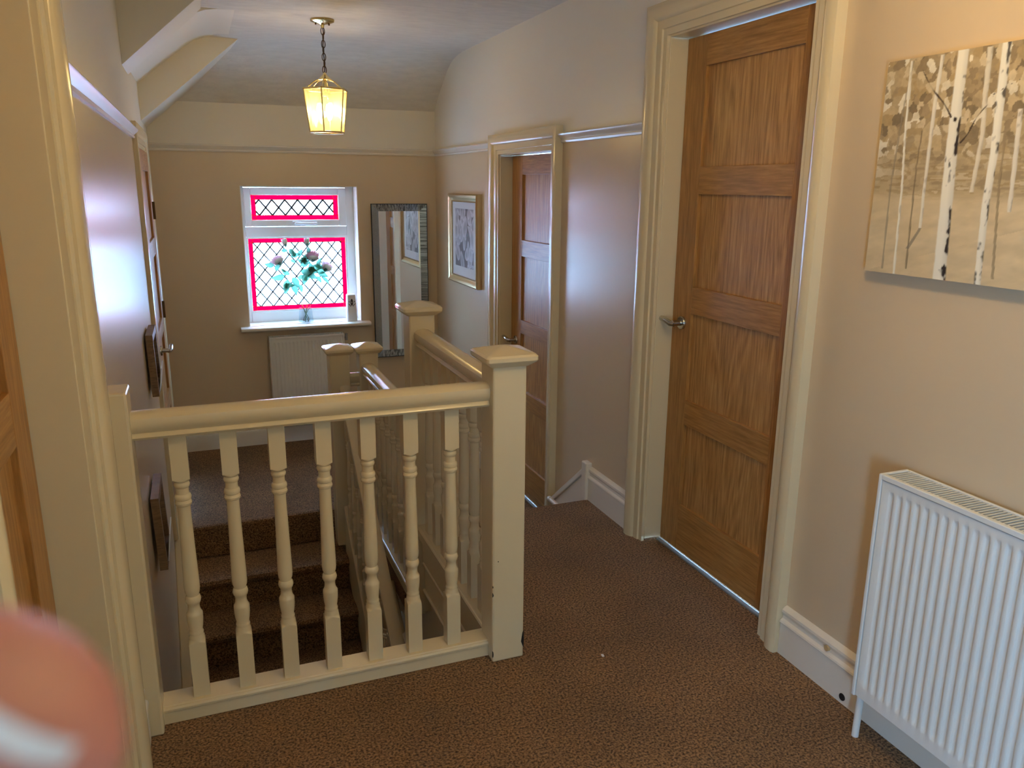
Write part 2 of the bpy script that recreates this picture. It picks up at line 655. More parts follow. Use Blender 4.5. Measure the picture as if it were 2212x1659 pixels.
def lever(parent, x, n, y, z, d):
    """rose and lever on a door face; d = +1 lever points to +y"""
    mb = MB()
    mb.lathe([(.001, .0), (.026, .0), (.026, .006), (.024, .009), (.012, .0095), (.0105, .045), (.001, .046)], (x, y, z), 24, 'x')
    if n < 0:
        mb.v = [(2 * x - a, b, c) for a, b, c in mb.v]
    h = mb.build('handle_rose', M['steel'], parent, smooth=40)
    mb = MB()
    pts = [(x + n * .040, y - d * .004, z - .004), (x + n * .047, y + d * .010, z - .003), (x + n * .050, y + d * .03, z + .004), (x + n * .051, y + d * .06, z + .010),
           (x + n * .051, y + d * .09, z + .009), (x + n * .050, y + d * .112, z + .005), (x + n * .049, y + d * .118, z + .004)]
    mb.tube(pts, [.010, .0112, .0112, .0105, .010, .009, .005], 14)
    l = mb.build('lever', M['steel'], parent, smooth=50)
    return h


def door(name, xf, n, y0, y1, z0, z1, rails, stile, hy, hz, hd, label, wallx, panelx=.013):
    """xf: x of the face seen, n: direction the face looks (-1 -> -x)"""
    d = thing(name, (xf, (y0 + y1) / 2, z0), label, 'door', None, 'structure')
    xa, xb = (xf, xf + .044) if n < 0 else (xf - .044, xf)
    g = .0015
    for a, b in ((y0, y0 + stile), (y1 - stile, y1)):
        MB().box(xa, xb, a, b, z0, z1).build('stile', M['oak_v'], d, bevel=.0012)
    for za, zb in rails:
        MB().box(xa, xb, y0 + stile + g * .3, y1 - stile - g * .3, za, zb).build('rail', M['oak_h'], d, bevel=.0012)
    rr = sorted(rails)
    for (a, b), (c, e) in zip(rr[:-1], rr[1:]):
        MB().box(xa + panelx, xb - panelx, y0 + stile - .008, y1 - stile + .008, b - .008, c + .008).build('panel', M['oak_p'], d)
    lever(d, xf, n, hy, hz, hd)
    # lining: jambs, head and stops
    f = MB()
    xw0, xw1 = (wallx + .0, wallx + .14) if n < 0 else (wallx - .14, wallx - .0)
    f.box(xw0, xw1, y0 - .033, y0 - .003, z0, z1 + .033)
    f.box(xw0, xw1, y1 + .003, y1 + .033, z0, z1 + .033)
    f.box(xw0, xw1, y0 - .003, y1 + .003, z1 + .003, z1 + .033)
    f.build('door_lining', M['gloss'], d, bevel=.002)
    s = MB()
    sx0, sx1 = (xf - .028, xf - .002) if n < 0 else (xf + .002, xf + .028)
    if n < 0:
        sx0, sx1 = xf + .046, xf + .07
    else:
        sx0, sx1 = xf - .07, xf - .046
    s.box(sx0, sx1, y0 - .003, y0 + .010, z0, z1)
    s.box(sx0, sx1, y1 - .010, y1 + .003, z0, z1)
    s.build('door_stop', M['gloss'], d)
    return d


R1 = [(0.012, .207), (.545, .645), (.988, 1.090), (1.433, 1.531), (1.878, 1.983)]
d1 = door('door_1', 1.735, -1, 1.92, 2.668, .012, 1.983, R1, .122, 2.600, .945, 1,
          'tall oak door with four panels between the canvas painting and the near landing corner', WX)
architrave('trim_1', WX, -1, 1.912, 2.676, 0, 1.992)
R2 = [(z0 + ZL - .0 + (.0 if i else .0), z1 + ZL + .025) for i, (z0, z1) in enumerate(R1)]
R2 = [(ZL + .012, -.178), (.170, .268), (.612, .692), (1.062, 1.155), (1.518, 1.622)]
d2 = door('door_2', 1.735, -1, 3.695, 4.425, ZL + .012, 1.622, R2, .150, 4.345, .560, 1,
          'oak door half hidden behind the newel posts, down the step beyond the near oak door', WX)
architrave('trim_2', WX, -1, 3.688, 4.432, ZL, 1.630, .98)
d3 = door('door_3', -.338, 1, .965, 1.732, .012, 1.983, R1, .122, 1.05, .95, 1,
          'oak door at the left edge of the picture, seen edge-on in a cream frame', LX)
architrave('trim_3', LX, 1, .957, 1.740, 0, 1.992)
d4 = door('door_4', -.228, 1, 4.372, 5.155, ZL + .012, 1.622, R2, .135, 4.47, .600, 1,
          'oak door on the far left wall beside the window wall, seen edge-on', LX)
architrave('trim_4', LX, 1, 4.364, 5.163, ZL, 1.630, .98, None, .55)
for z in (1.30, .72, -.1):
    MB().box(-.232, -.214, 5.150, 5.166, z - .05, z + .05).build('hinge', M['bronze'], d4)
MB().box(1.716, 1.737, 1.92, 2.668, 0, .007).build('threshold_strip', M['threshold'], d1, bevel=.003)
MB().box(1.716, 1.737, 3.695, 4.425, ZL, ZL + .007).build('threshold_strip', M['threshold'], d2, bevel=.003)

# ------------------------------------------------------------------ picture rail, skirting
RAIL = [(0, -.024), (.010, -.024), (.013, -.016), (.009, -.010), (.014, -.004), (.026, .006), (.030, .014), (.026, .020), (.016, .022), (0, .022)]
SKIRT = [(0, 0), (.020, 0), (.020, .108), (.024, .112), (.022, .118), (.013, .124), (.012, .134), (.018, .146), (.017, .154), (.010, .160), (0, .165)]


def run_y(name, prof, x, n, y0, y1, z, m='satin'):
    mb = MB()
    mb.loops([[(x + n * t, y0, z + h) for t, h in prof], [(x + n * t, y1, z + h) for t, h in prof]])
    return struct(mb.build(name, M[m], smooth=30))


def run_x(name, prof, y, n, x0, x1, z, m='satin'):
    mb = MB()
    mb.loops([[(x0, y + n * t, z + h) for t, h in prof], [(x1, y + n * t, z + h) for t, h in prof]])
    return struct(mb.build(name, M[m], smooth=30))


run_y('trim_5', RAIL, WX, -1, 2.787, 3.578, ZP, 'satin')
run_y('trim_6', RAIL, WX, -1, 4.541, YB, ZP, 'satin')
run_x('trim_7', RAIL, YB, -1, LX, WX - .001, ZP, 'satin')
run_y('trim_8', RAIL, LX, 1, 1.852, 4.254, ZP, 'satin')
SK = lambda h: [(t, z * h / .165) for t, z in SKIRT]
br = run_y('baseboard_right', SKIRT, WX, -1, YN, 1.800, 0)
run_y('baseboard_right', SKIRT, WX, -1, 2.788, 3.165, 0)
run_y('baseboard_right', SK(.16), WX, -1, 4.542, YB, ZL)
run_x('baseboard_back', [(0, 0), (.018, 0), (.018, .095), (.012, .11), (0, .115)], YB, -1, LX + .02, WX - .02, ZL)
run_y('baseboard_left', SKIRT, LX, 1, 1.852, 2.066, 0)
run_y('baseboard_left', SKIRT, LX, 1, YN, .845, 0)
run_y('baseboard_left', SK(.12), LX, 1, 5.275, YB, ZL)
mb = MB()
mb.tube([(WX - .022, 1.52, .022), (WX - .0195, 1.52, .022)], .011, 14)
mb.build('pipe_hole', M['dark'], br)
mb = MB()
mb.tube([(WX - .0215, 1.60, .134), (WX - .0120, 1.60, .134)], .009, 10)
mb.build('filler_patch', mat('filler', srgb(196, 168, 120), .8), br)
# string of the short step along the right wall
mb = MB()
mb.box(WX - .034, WX, 3.165, 3.215, -.2, .185)
o = mb.build('trim_9', M['satin'], bevel=.006)
struct(o)
mb = MB()
ss = -.80
a, b = 3.215, 3.575
for (t0, t1, dz0, dz1) in ((0, .020, -.30, -.035), (0, .027, -.035, -.004), (0, .016, -.004, .006)):
    za, zb = .150, .150 + ss * (b - a)
    mb.loops([[(WX - t1, a, za + dz0), (WX, a, za + dz0), (WX, a, za + dz1), (WX - t1, a, za + dz1)], [(WX - t1, b, zb + dz0), (WX, b, zb + dz0), (WX, b, zb + dz1), (WX - t1, b, zb + dz1)]])
struct(mb.build('trim_10', M['satin'], bevel=.005))
mb = MB()
mb.tube([(1.605, 3.525, -.128), (1.605, 3.20, -.128 + .002)], .0125, 12)
mb.tube([(1.605, 3.530, -.128), (1.605, 3.512, -.128)], .0145, 12)
pp = mb.build('copper_pipe_run', M['satin'], smooth=40)
pp.name = 'white_pipe'
tag(pp, 'white painted pipe end low on the wall where the carpet steps down', 'pipe')

# ------------------------------------------------------------------ balustrades
BZ = [(.835, 1), (.699, 1), (.693, .0235), (.689, .0205), (.687, .0165), (.684, .0190), (.679, .0205), (.673, .0190), (.670, .0165), (.660, .0160), (.653, .0170),
      (.650, .0200), (.644, .0218), (.638, .0205), (.636, .0180), (.634, .0200), (.628, .0222), (.622, .0205), (.619, .0165), (.600, .0165), (.50, .0182), (.40, .0203),
      (.378, .0205), (.366, .0195), (.358, .0165), (.355, .0165), (.352, .0190), (.343, .0212), (.334, .0190), (.331, .0165), (.322, .0152), (.312, .0160), (.305, .0185), (.301, .0212), (.296, .0215),
      (.280, .0213), (.262, .0195), (.250, .0172), (.246, .0185), (.242, .0196), (.238, .0185), (.236, .0185), (.231, .0205), (.225, .0205), (.222, .0215), (.219, .0235), (.213, 1), (.045, 1)]


def baluster_mesh():
    n, s = 40, .0215
    ls = []
    Z = []
    for i, (z, r) in enumerate(BZ):
        Z.append((z, r if r < 1 else .0325))
    # refine the scalloped shoulders where the square meets the turning
    out = []
    for i, (z, r) in enumerate(Z):
        out.append((z, r))
        if i + 1 < len(Z):
            z2, r2 = Z[i + 1]
            if abs(r2 - r) > .006 and max(r, r2) > .03:
                for t in (.25, .5, .75):
                    out.append((z + (z2 - z) * t, r + (r2 - r) * t))
    for z, r in out:
        l = []
        for k in range(n):
            a = 2 * PI * k / n + PI / 4
            q = s / max(abs(math.cos(a)), abs(math.sin(a)))
            rr = min(q, r)
            l.append((rr * math.cos(a), rr * math.sin(a), z - .045))
        ls.append(l)
    return MB().loops(ls).mesh('baluster', M['gloss'], 32)


BAL = baluster_mesh()
HR = [(-.012, -.072), (.012, -.072), (.024, -.070), (.030, -.063), (.026, -.056), (.022, -.053), (.026, -.049), (.033, -.040), (.0365, -.026), (.034, -.013), (.024, -.004), (.010, 0),
      (-.010, 0), (-.024, -.004), (-.034, -.013), (-.0365, -.026), (-.033, -.040), (-.026, -.049), (-.022, -.053), (-.026, -.056), (-.030, -.063), (-.024, -.070)]
BR = [(-.038, -.055), (.038, -.055), (.038, -.020), (.042, -.017), (.043, -.010), (.040, -.004), (.036, -.003), (.034, 0), (-.034, 0), (-.036, -.003), (-.040, -.004), (-.043, -.010), (-.042, -.017), (-.038, -.020)]


def rail_x(prof, x0, x1, y, z):
    return MB().loops([[(x0, y + u, z + w) for u, w in prof], [(x1, y + u, z + w) for u, w in prof]])


def rail_y(prof, x, y0, y1, z, z1=None):
    z1 = z if z1 is None else z1
    return MB().loops([[(x + u, y0, z + w) for u, w in prof], [(x + u, y1, z1 + w) for u, w in prof]])


def newel(parent, x0, x1, y0, y1, z0, ztop, half=.080, cap=True):
    p = MB().box(x0, x1, y0, y1, z0, ztop).build('newel_post', M['gloss'], parent, bevel=.006)
    if not cap:
        return p
    cx, cy = (x0 + x1) / 2, (y0 + y1) / 2
    mb = MB()
    prof = [(.052, -.010), (.060, -.010), (half - .003, .004), (half, .009), (half, .020), (half - .005, .026), (half - .020, .030), (.050, .0325), (.034, .037), (.016, .0415), (.004, .043)]
    ls = []
    for h, z in prof:
        r = min(.012, h * .4)
        l = []
        for (sx, sy, a0) in ((1, 1, 0), (-1, 1, PI / 2), (-1, -1, PI), (1, -1, 1.5 * PI)):
            for k in range(4):
                a = a0 + k * PI / 6
                l.append((cx + sx * (h - r) + r * math.cos(a), cy + sy * (h - r) + r * math.sin(a), ztop + z))
        ls.append(l)
    mb.loops(ls).build('newel_cap', M['gloss'], p, smooth=30)
    return p


AX = .81           # centre line of the side balustrade
# near balustrade across the landing
b1 = thing('landing_balustrade', (.3, 2.12, 0), 'cream painted balustrade of seven turned spindles across the front of the stairwell', 'balustrade')
BY = 2.150
rail_x(HR, LX + .045, .762, BY - .020, .899).build('handrail', M['gloss'], b1, smooth=35)
rail_x(BR, LX + .045, .762, BY, .057).build('base_rail', M['gloss'], b1, smooth=30)
for k in range(7):
    place(BAL, 'baluster', (-.091 + k * .1235, BY, .051), b1)
n1 = newel(b1, .757, .862, 2.070, 2.175, 0, .963)
newel(b1, LX, LX + .053, 2.070, 2.175, 0, .962, cap=False)
for (x, z, w, h) in ((.8618, .062, .010, .028), (.7575, .030, .004, .012), (.7572, .235, .004, .007), (.7572, .262, .003, .004), (.775, .345, .002, .002)):
    mb = MB()
    n = 9
    rnd = random.Random(int(z * 1000))
    poly = [(x + w * (.75 + .4 * rnd.random()) * math.cos(2 * PI * k / n) * .8, z + h * (.75 + .4 * rnd.random()) * math.sin(2 * PI * k / n)) for k in range(n)]
    poly = [(min(max(px, .7568), .8622), pz) for px, pz in poly]
    mb.prism(poly, 'y', 2.0692, 2.0712)
    mb.build('paint_chip', M['dark'], n1)

# side balustrade on the upper landing
b2 = thing('side_balustrade', (AX, 2.6, 0), 'cream spindled balustrade running away from the near newel to the tallest far newel post', 'balustrade')
rail_y(HR, AX, 2.170, 3.045, .899).build('handrail', M['gloss'], b2, smooth=35)
rail_y(BR, AX, 2.170, 3.045, .057).build('base_rail', M['gloss'], b2, smooth=30)
for k in range(7):
    place(BAL, 'baluster', (AX, 2.285 + k * .1115, .051), b2)
newel(b2, .757, .862, 3.040, 3.145, -.36, .963)
mb = MB()
mb.box(.790, .83, 2.14, 3.04, -.110, .01)
mb.box(.798, .83, 2.14, 3.04, -.255, -.110)
mb.build('apron', M['gloss'], b2, bevel=.004)
mb = MB()
mb.tube([(.797, 2.14, -.125), (.797, 3.04, -.125)], .008, 8)
mb.tube([(.797, 2.14, -.252), (.797, 3.04, -.252)], .009, 8)
mb.build('bead', M['gloss'], b2, smooth=50)

# balustrade round the lower landing
b3 = thing('lower_balustrade', (AX, 3.7, ZL), 'cream spindled balustrade on the lower landing, behind the tallest newel post', 'balustrade')
rail_y(HR, AX, 3.140, 4.205, .899 + ZL).build('handrail', M['gloss'], b3, smooth=35)
rail_y(BR, AX, 3.140, 4.205, .057 + ZL).build('base_rail', M['gloss'], b3, smooth=30)
for k in range(8):
    place(BAL, 'baluster', (AX, 3.255 + k * .1180, .051 + ZL), b3)
newel(b3, .765, .868, 4.200, 4.303, ZL - .19, .578, .0765)
mb = MB()
mb.box(.792, .83, 3.145, 4.20, -.43, ZL + .01)
mb.build('apron', M['gloss'], b3, bevel=.004)
mb = MB()
mb.tube([(.797, 3.145, -.43), (.797, 4.20, -.43)], .009, 8)
mb.build('bead', M['gloss'], b3, smooth=50)
rail_x(HR, .712, .768, 4.253, .899 + ZL - .06).build('link_rail', M['gloss'], b3, smooth=35)

# balustrade of the flight
b4 = thing('stair_balustrade', (.675, 4.2, ZL), 'cream sloping stair handrail running down towards the viewer from the left of the short newels', 'balustrade')
yb, za = 2.0, .405
rail_y([(u * .86, w * 1.1) for u, w in HR], .681, 4.205, yb, za, za - SL * (4.205 - yb)).build('handrail', M['gloss'], b4, smooth=35)
newel(b4, .605, .712, 4.200, 4.307, ZL - .15, .578, .0765)
for k in range(14):
    y = 4.10 - k * .1175
    zb = -.295 - SL * (4.2 - y) - .03
    zt = za - SL * (4.205 - y) - .07
    place(BAL, 'baluster', (.675, y, zb), b4, (1, 1, (zt - zb) / .79))

# things low on the stairwell wall
ww = thing('wall_handrail', (.80, 3.4, -.6), 'short white wall handrail on a bracket low in the stairwell behind the spindles', 'handrail')
mb = MB()
mb.tube([(.770, 3.62, -.50), (.770, 3.62 - .28, -.50 - .28 * SL)], .021, 14)
mb.build('rail', M['gloss'], ww, smooth=40)
mb = MB()
mb.tube([(.825, 3.60, -.60), (.775, 3.60, -.60), (.770, 3.60, -.55)], .007, 8)
mb.tube([(.826, 3.60, -.60), (.820, 3.60, -.60)], .022, 12)
mb.build('bracket', M['satin'], ww, smooth=40)
o = MB().box(.768, .825, 2.9, 3.60, -.69, -.66).build('dado_ledge', M['satin'], bevel=.004)
tag(o, 'white painted ledge on the stairwell wall under the short handrail', 'ledge')

# ------------------------------------------------------------------ window
wn = thing('window_1', (.688, 5.93, WINZ0), 'white framed window with red bordered leaded glass in the back wall', 'window', None, 'structure')
FY = 5.935        # inner face of the outer frame
x0, x1, z0, z1 = WINX0, WINX1, WINZ0, WINZ1
LGX0, LGX1, LGZ0, LGZ1 = .322, 1.024, .556, 1.088       # lower glass
TGX0, TGX1, TGZ0, TGZ1 = .368, .970, 1.208, 1.379       # upper glass
TZ0, TZ1 = 1.088, 1.160


def ring(mb, X0, X1, Z0, Z1, a0, a1, b0, b1, ya, yb):
    mb.box(X0, a0, ya, yb, Z0, Z1)
    mb.box(a1, X1, ya, yb, Z0, Z1)
    mb.box(a0, a1, ya, yb, Z0, b0)
    mb.box(a0, a1, ya, yb, b1, Z1)
    return mb


mb = MB()
ring(mb, x0, x1, z0, z1, LGX0, LGX1, LGZ0, 1.432, FY, FY + .065)
mb.box(LGX0, LGX1, FY, FY + .065, TZ0, TZ1)
mb.build('frame', M['upvc'], wn, bevel=.004)
sash = ring(MB(), .320, 1.026, 1.163, 1.430, TGX0, TGX1, TGZ0, TGZ1, FY - .014, FY + .05).build('casement', M['upvc'], wn, bevel=.006)
mb = MB()
ring(mb, LGX0, LGX1, LGZ0, LGZ1, LGX0 + .012, LGX1 - .012, LGZ0 + .010, LGZ1 - .010, FY + .008, FY + .02)
mb.build('glazing_bead', M['upvc'], wn)
mb = MB()
ring(mb, x0, x1, z0, z1, x0 + .004, x1 - .004, z0 + .004, z1 - .004, YB + .004, FY)
mb.build('reveal', M['satin'], wn)
hd = MB().box(.640, .700, FY - .026, FY - .013, 1.178, 1.198).build('handle_base', M['upvc'], sash, bevel=.004)
MB().box(.655, .812, FY - .040, FY - .026, 1.176, 1.190).build('window_handle', M['upvc'], sash, bevel=.005)


def clip(poly, X0, X1, Z0, Z1):
    def cut(p, ax, v, keep):
        out = []
        for i in range(len(p)):
            a, b = p[i], p[(i + 1) % len(p)]
            ia, ib = (a[ax] - v) * keep >= 0, (b[ax] - v) * keep >= 0
            if ia:
                out.append(a)
            if ia != ib:
                t = (v - a[ax]) / (b[ax] - a[ax])
                out.append((a[0] + t * (b[0] - a[0]), a[1] + t * (b[1] - a[1])))
        return out
    for ax, v, k in ((0, X0, 1), (0, X1, -1), (1, Z0, 1), (1, Z1, -1)):
        if len(poly) < 3:
            return []
        poly = cut(poly, ax, v, k)
    return poly


def area(p):
    return abs(sum(p[i][0] * p[(i + 1) % len(p)][1] - p[(i + 1) % len(p)][0] * p[i][1] for i in range(len(p)))) / 2


def leaded(X0, X1, Z0, Z1, bw, y, dw, dh, ox, oz, lw):
    a0, a1, c0, c1 = X0 + bw, X1 - bw, Z0 + bw, Z1 - bw
    e = .0015
    for (p, q, r, s_) in ((a0, a1, Z0, c0), (a0, a1, c1, Z1), (X0, a0, c0, c1), (a1, X1, c0, c1), (X0, a0, Z0, c0), (a1, X1, Z0, c0), (X0, a0, c1, Z1), (a1, X1, c1, Z1)):
        MB().box(p + e, q - e, y, y + .003, r + e, s_ - e).build('red_pane', M['red'], wn)
    bars = MB()
    for (p, q, r, s_) in ((a0 - .002, a0 + .002, Z0, Z1), (a1 - .002, a1 + .002, Z0, Z1), (X0, X1, c0 - .002, c0 + .002), (X0, X1, c1 - .002, c1 + .002),
                          (X0 - .002, X0 + .003, Z0, Z1), (X1 - .003, X1 + .002, Z0, Z1), (X0, X1, Z0 - .002, Z0 + .003), (X0, X1, Z1 - .003, Z1 + .002)):
        bars.box(p, q, y - .002, y + .005, r, s_)
    bars.build('border_came', M['lead'], wn)
    ni, nj = int((a1 - a0) / dw) + 3, int((c1 - c0) / dh) + 3
    for j in range(-2, 2 * nj):
        for i in range(-2, ni):
            cx = a0 + ox + (i + (.5 if j % 2 else 0)) * dw
            cz = c0 + oz + j * dh / 2
            p = clip([(cx - dw / 2, cz), (cx, cz - dh / 2), (cx + dw / 2, cz), (cx, cz + dh / 2)], a0 + .002, a1 - .002, c0 + .002, c1 - .002)
            if len(p) >= 3 and area(p) > 4e-5:
                gx, gz = sum(v[0] for v in p) / len(p), sum(v[1] for v in p) / len(p)
                p = [(gx + (u - gx) * .985, gz + (w - gz) * .985) for u, w in p]
                MB().prism(p, 'y', y, y + .003).build('diamond_pane', M['clear'], wn)
    for sgn in (1, -1):
        for k in range(-24, 40):
            # lead lines through the cell edges
            cxl = a0 + ox + (k + .5) * dw
            pts = []
            for zz in (c0, c1):
                pts.append((cxl + sgn * (zz - (c0 + oz)) * dw / dh, zz))
            (xa, za_), (xb, zb_) = pts
            ts = [0.0, 1.0]
            lo, hi = 0.0, 1.0
            dx = xb - xa
            if abs(dx) < 1e-9:
                continue
            ta, tb = sorted(((a0 - xa) / dx, (a1 - xa) / dx))
            lo, hi = max(lo, ta), min(hi, tb)
            if hi - lo < .02:
                continue
            A = Vector((xa + dx * lo, y + .0015, za_ + (zb_ - za_) * lo))
            B = Vector((xa + dx * hi, y + .0015, za_ + (zb_ - za_) * hi))
            d = (B - A).normalized()
            nrm = Vector((-d.z, 0, d.x)) * lw
            mb = MB()
            yy = Vector((0, .0032, 0))
            mb.loops([[A + nrm - yy, A - nrm - yy, A - nrm + yy, A + nrm + yy], [B + nrm - yy, B - nrm - yy, B - nrm + yy, B + nrm + yy]])
            mb.build('lead_came', M['lead'], wn)


leaded(TGX0, TGX1, TGZ0, TGZ1, .031, FY + .022, .0885, .108, .024, .054, .0058)
leaded(LGX0 + .010, LGX1 - .010, LGZ0 + .009, LGZ1 - .009, .030, FY + .024, .0870, .106, .030, .050, .0044)

mb = MB()
prof = [(5.700, WINZ0 - .012), (5.703, WINZ0 - .003), (5.712, WINZ0 + .002), (5.935, WINZ0 + .002), (5.935, WINZ0 - .026), (5.712, WINZ0 - .026), (5.703, WINZ0 - .021)]
mb.prism(prof, 'x', .232, 1.136)
mb.build('window_sill', M['satin'], wn, smooth=35)

# unseen window, added behind the camera to put cool daylight on the near landing
w2 = thing('added_window', (LX, -.95, .5), 'added plain white window, unseen in the left wall behind the viewer', 'window', None, 'structure')
mb = MB()
for (a, b, c, d) in ((-1.25, -1.20, .5, 1.5), (-.70, -.65, .5, 1.5), (-1.20, -.70, .5, .55), (-1.20, -.70, 1.45, 1.5)):
    mb.box(LX - .13, LX - .07, a, b, c, d)
mb.build('frame', M['upvc'], w2, bevel=.004)
MB().box(LX - .105, LX - .10, -1.20, -.70, .55, 1.45).build('pane', M['glass'], w2)

# ------------------------------------------------------------------ radiators


def radiator(name, axis, front, back, a0, a1, z0, z1, pitch, label, side=1):
    """axis 'y': front face at x=front looking -x.  axis 'x': front face at y=front looking -y"""
    def P(u, d, z):
        return (d, u, z) if axis == 'y' else (u, d, z)
    mid = P((a0 + a1) / 2, (front + back) / 2, z0)
    r = thing(name, mid, label, 'radiator')

    def bx(mb, u0, u1, d0, d1, za, zb):
        p, q = P(u0, d0, za), P(u1, d1, zb)
        return mb.box(min(p[0], q[0]), max(p[0], q[0]), min(p[1], q[1]), max(p[1], q[1]), za, zb)
    # pressed front panel with grooves
    inset = .012
    u0, u1 = a0 + inset, a1 - inset
    n = int((u1 - u0 - .012) / pitch)
    sh = []
    st_ = u0 + ((u1 - u0) - n * pitch) / 2
    U = [u0]
    D = [0.0]
    for k in range(n):
        c = st_ + (k + .5) * pitch
        for t, dd in ((-.32, 0), (-.26, .3), (-.19, .85), (-.10, 1), (.10, 1), (.19, .85), (.26, .3), (.32, 0)):
            U.append(c + t * pitch)
            D.append(dd)
    U.append(u1)
    D.append(0.0)
    gt, gb = z1 - .045, z0 + .045
    Zs = [(z0 + .004, 0), (gb - .010, 0), (gb - .005, .25), (gb + .002, .8), (gb + .008, 1), (gt - .008, 1), (gt - .002, .8), (gt + .005, .25), (gt + .010, 0), (z1 - .016, 0)]
    f0 = front + .004
    vs, fs = [], []
    for z, kz in Zs:
        for u, dd in zip(U, D):
            vs.append(P(u, f0 + .006 * dd * kz, z))
    W = len(U)
    for i in range(len(Zs) - 1):
        for j in range(W - 1):
            fs.append((i * W + j, i * W + j + 1, (i + 1) * W + j + 1, (i + 1) * W + j))
    mb = MB().add(vs, fs)
    o = mb.build('front_panel', M['rad'], r, smooth=60)
    # body behind: rear panel and fins box
    mb = MB()
    bx(mb, u0, u1, f0 + .0125, f0 + .018, z0 + .004, z1 - .016)
    bx(mb, u0, u1, back - .03, back - .022, z0 + .004, z1 - .016)
    bx(mb, u0 + .02, u1 - .02, f0 + .018, back - .03, z0 + .03, z1 - .05)
    mb.build('panel_core', M['rad'], r)
    mb = MB()
    bx(mb, a0, a0 + .010, front, back - .018, z0, z1)
    mb.build('side_cover', M['rad'], r, bevel=.003)
    mb = MB()
    bx(mb, a1 - .010, a1, front, back - .018, z0, z1)
    mb.build('side_cover', M['rad'], r, bevel=.003)
    # top rim and slatted grille
    mb = MB()
    bx(mb, a0 + .010, a1 - .010, front, front + .014, z1 - .014, z1)
    bx(mb, a0 + .010, a1 - .010, back - .026, back - .018, z1 - .014, z1)
    mb.build('top_rim', M['rad'], r, bevel=.002)
    mb = MB()
    k = a0 + .016
    while k < a1 - .014:
        bx(mb, k, k + .0034, front + .014, back - .026, z1 - .010, z1 - .003)
        k += .0105
    g = mb.build('top_grille', M['rad'], r)
    g['kind'] = 'stuff'
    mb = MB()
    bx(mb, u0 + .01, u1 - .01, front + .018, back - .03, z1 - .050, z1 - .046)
    mb.build('painted_grille_shade', M['dark'], r)  # added dark sheet, paints the shade in the gaps between the slats
    return r, P


r1, _ = radiator('radiator', 'y', 1.548, 1.66, .30, 1.408, .131, .765, .0263, 'large white panel radiator in the bottom right corner under the birch painting')
mb = MB()
mb.tube([(1.575, 1.398, .135), (1.572, 1.398, .0)], .0095, 12)
mb.build('supply_pipe', M['rad'], r1, smooth=40)
r2, _ = radiator('radiator', 'x', 5.675, 5.777, .411, .932, -.205, .412, .0255, 'white panel radiator under the stained glass window')
mb = MB()
mb.tube([(.950, 5.70, .36), (.950, 5.70, .41)], .010, 10)
mb.tube([(.925, 5.715, .375), (.950, 5.70, .385)], .006, 8)
mb.build('air_valve', M['steel'], r2, smooth=40)
mb = MB()
mb.tube([(.42, 5.72, -.20), (.42, 5.72, ZL)], .008, 10)
mb.build('supply_pipe', M['rad'], r2, smooth=40)

# ------------------------------------------------------------------ lantern


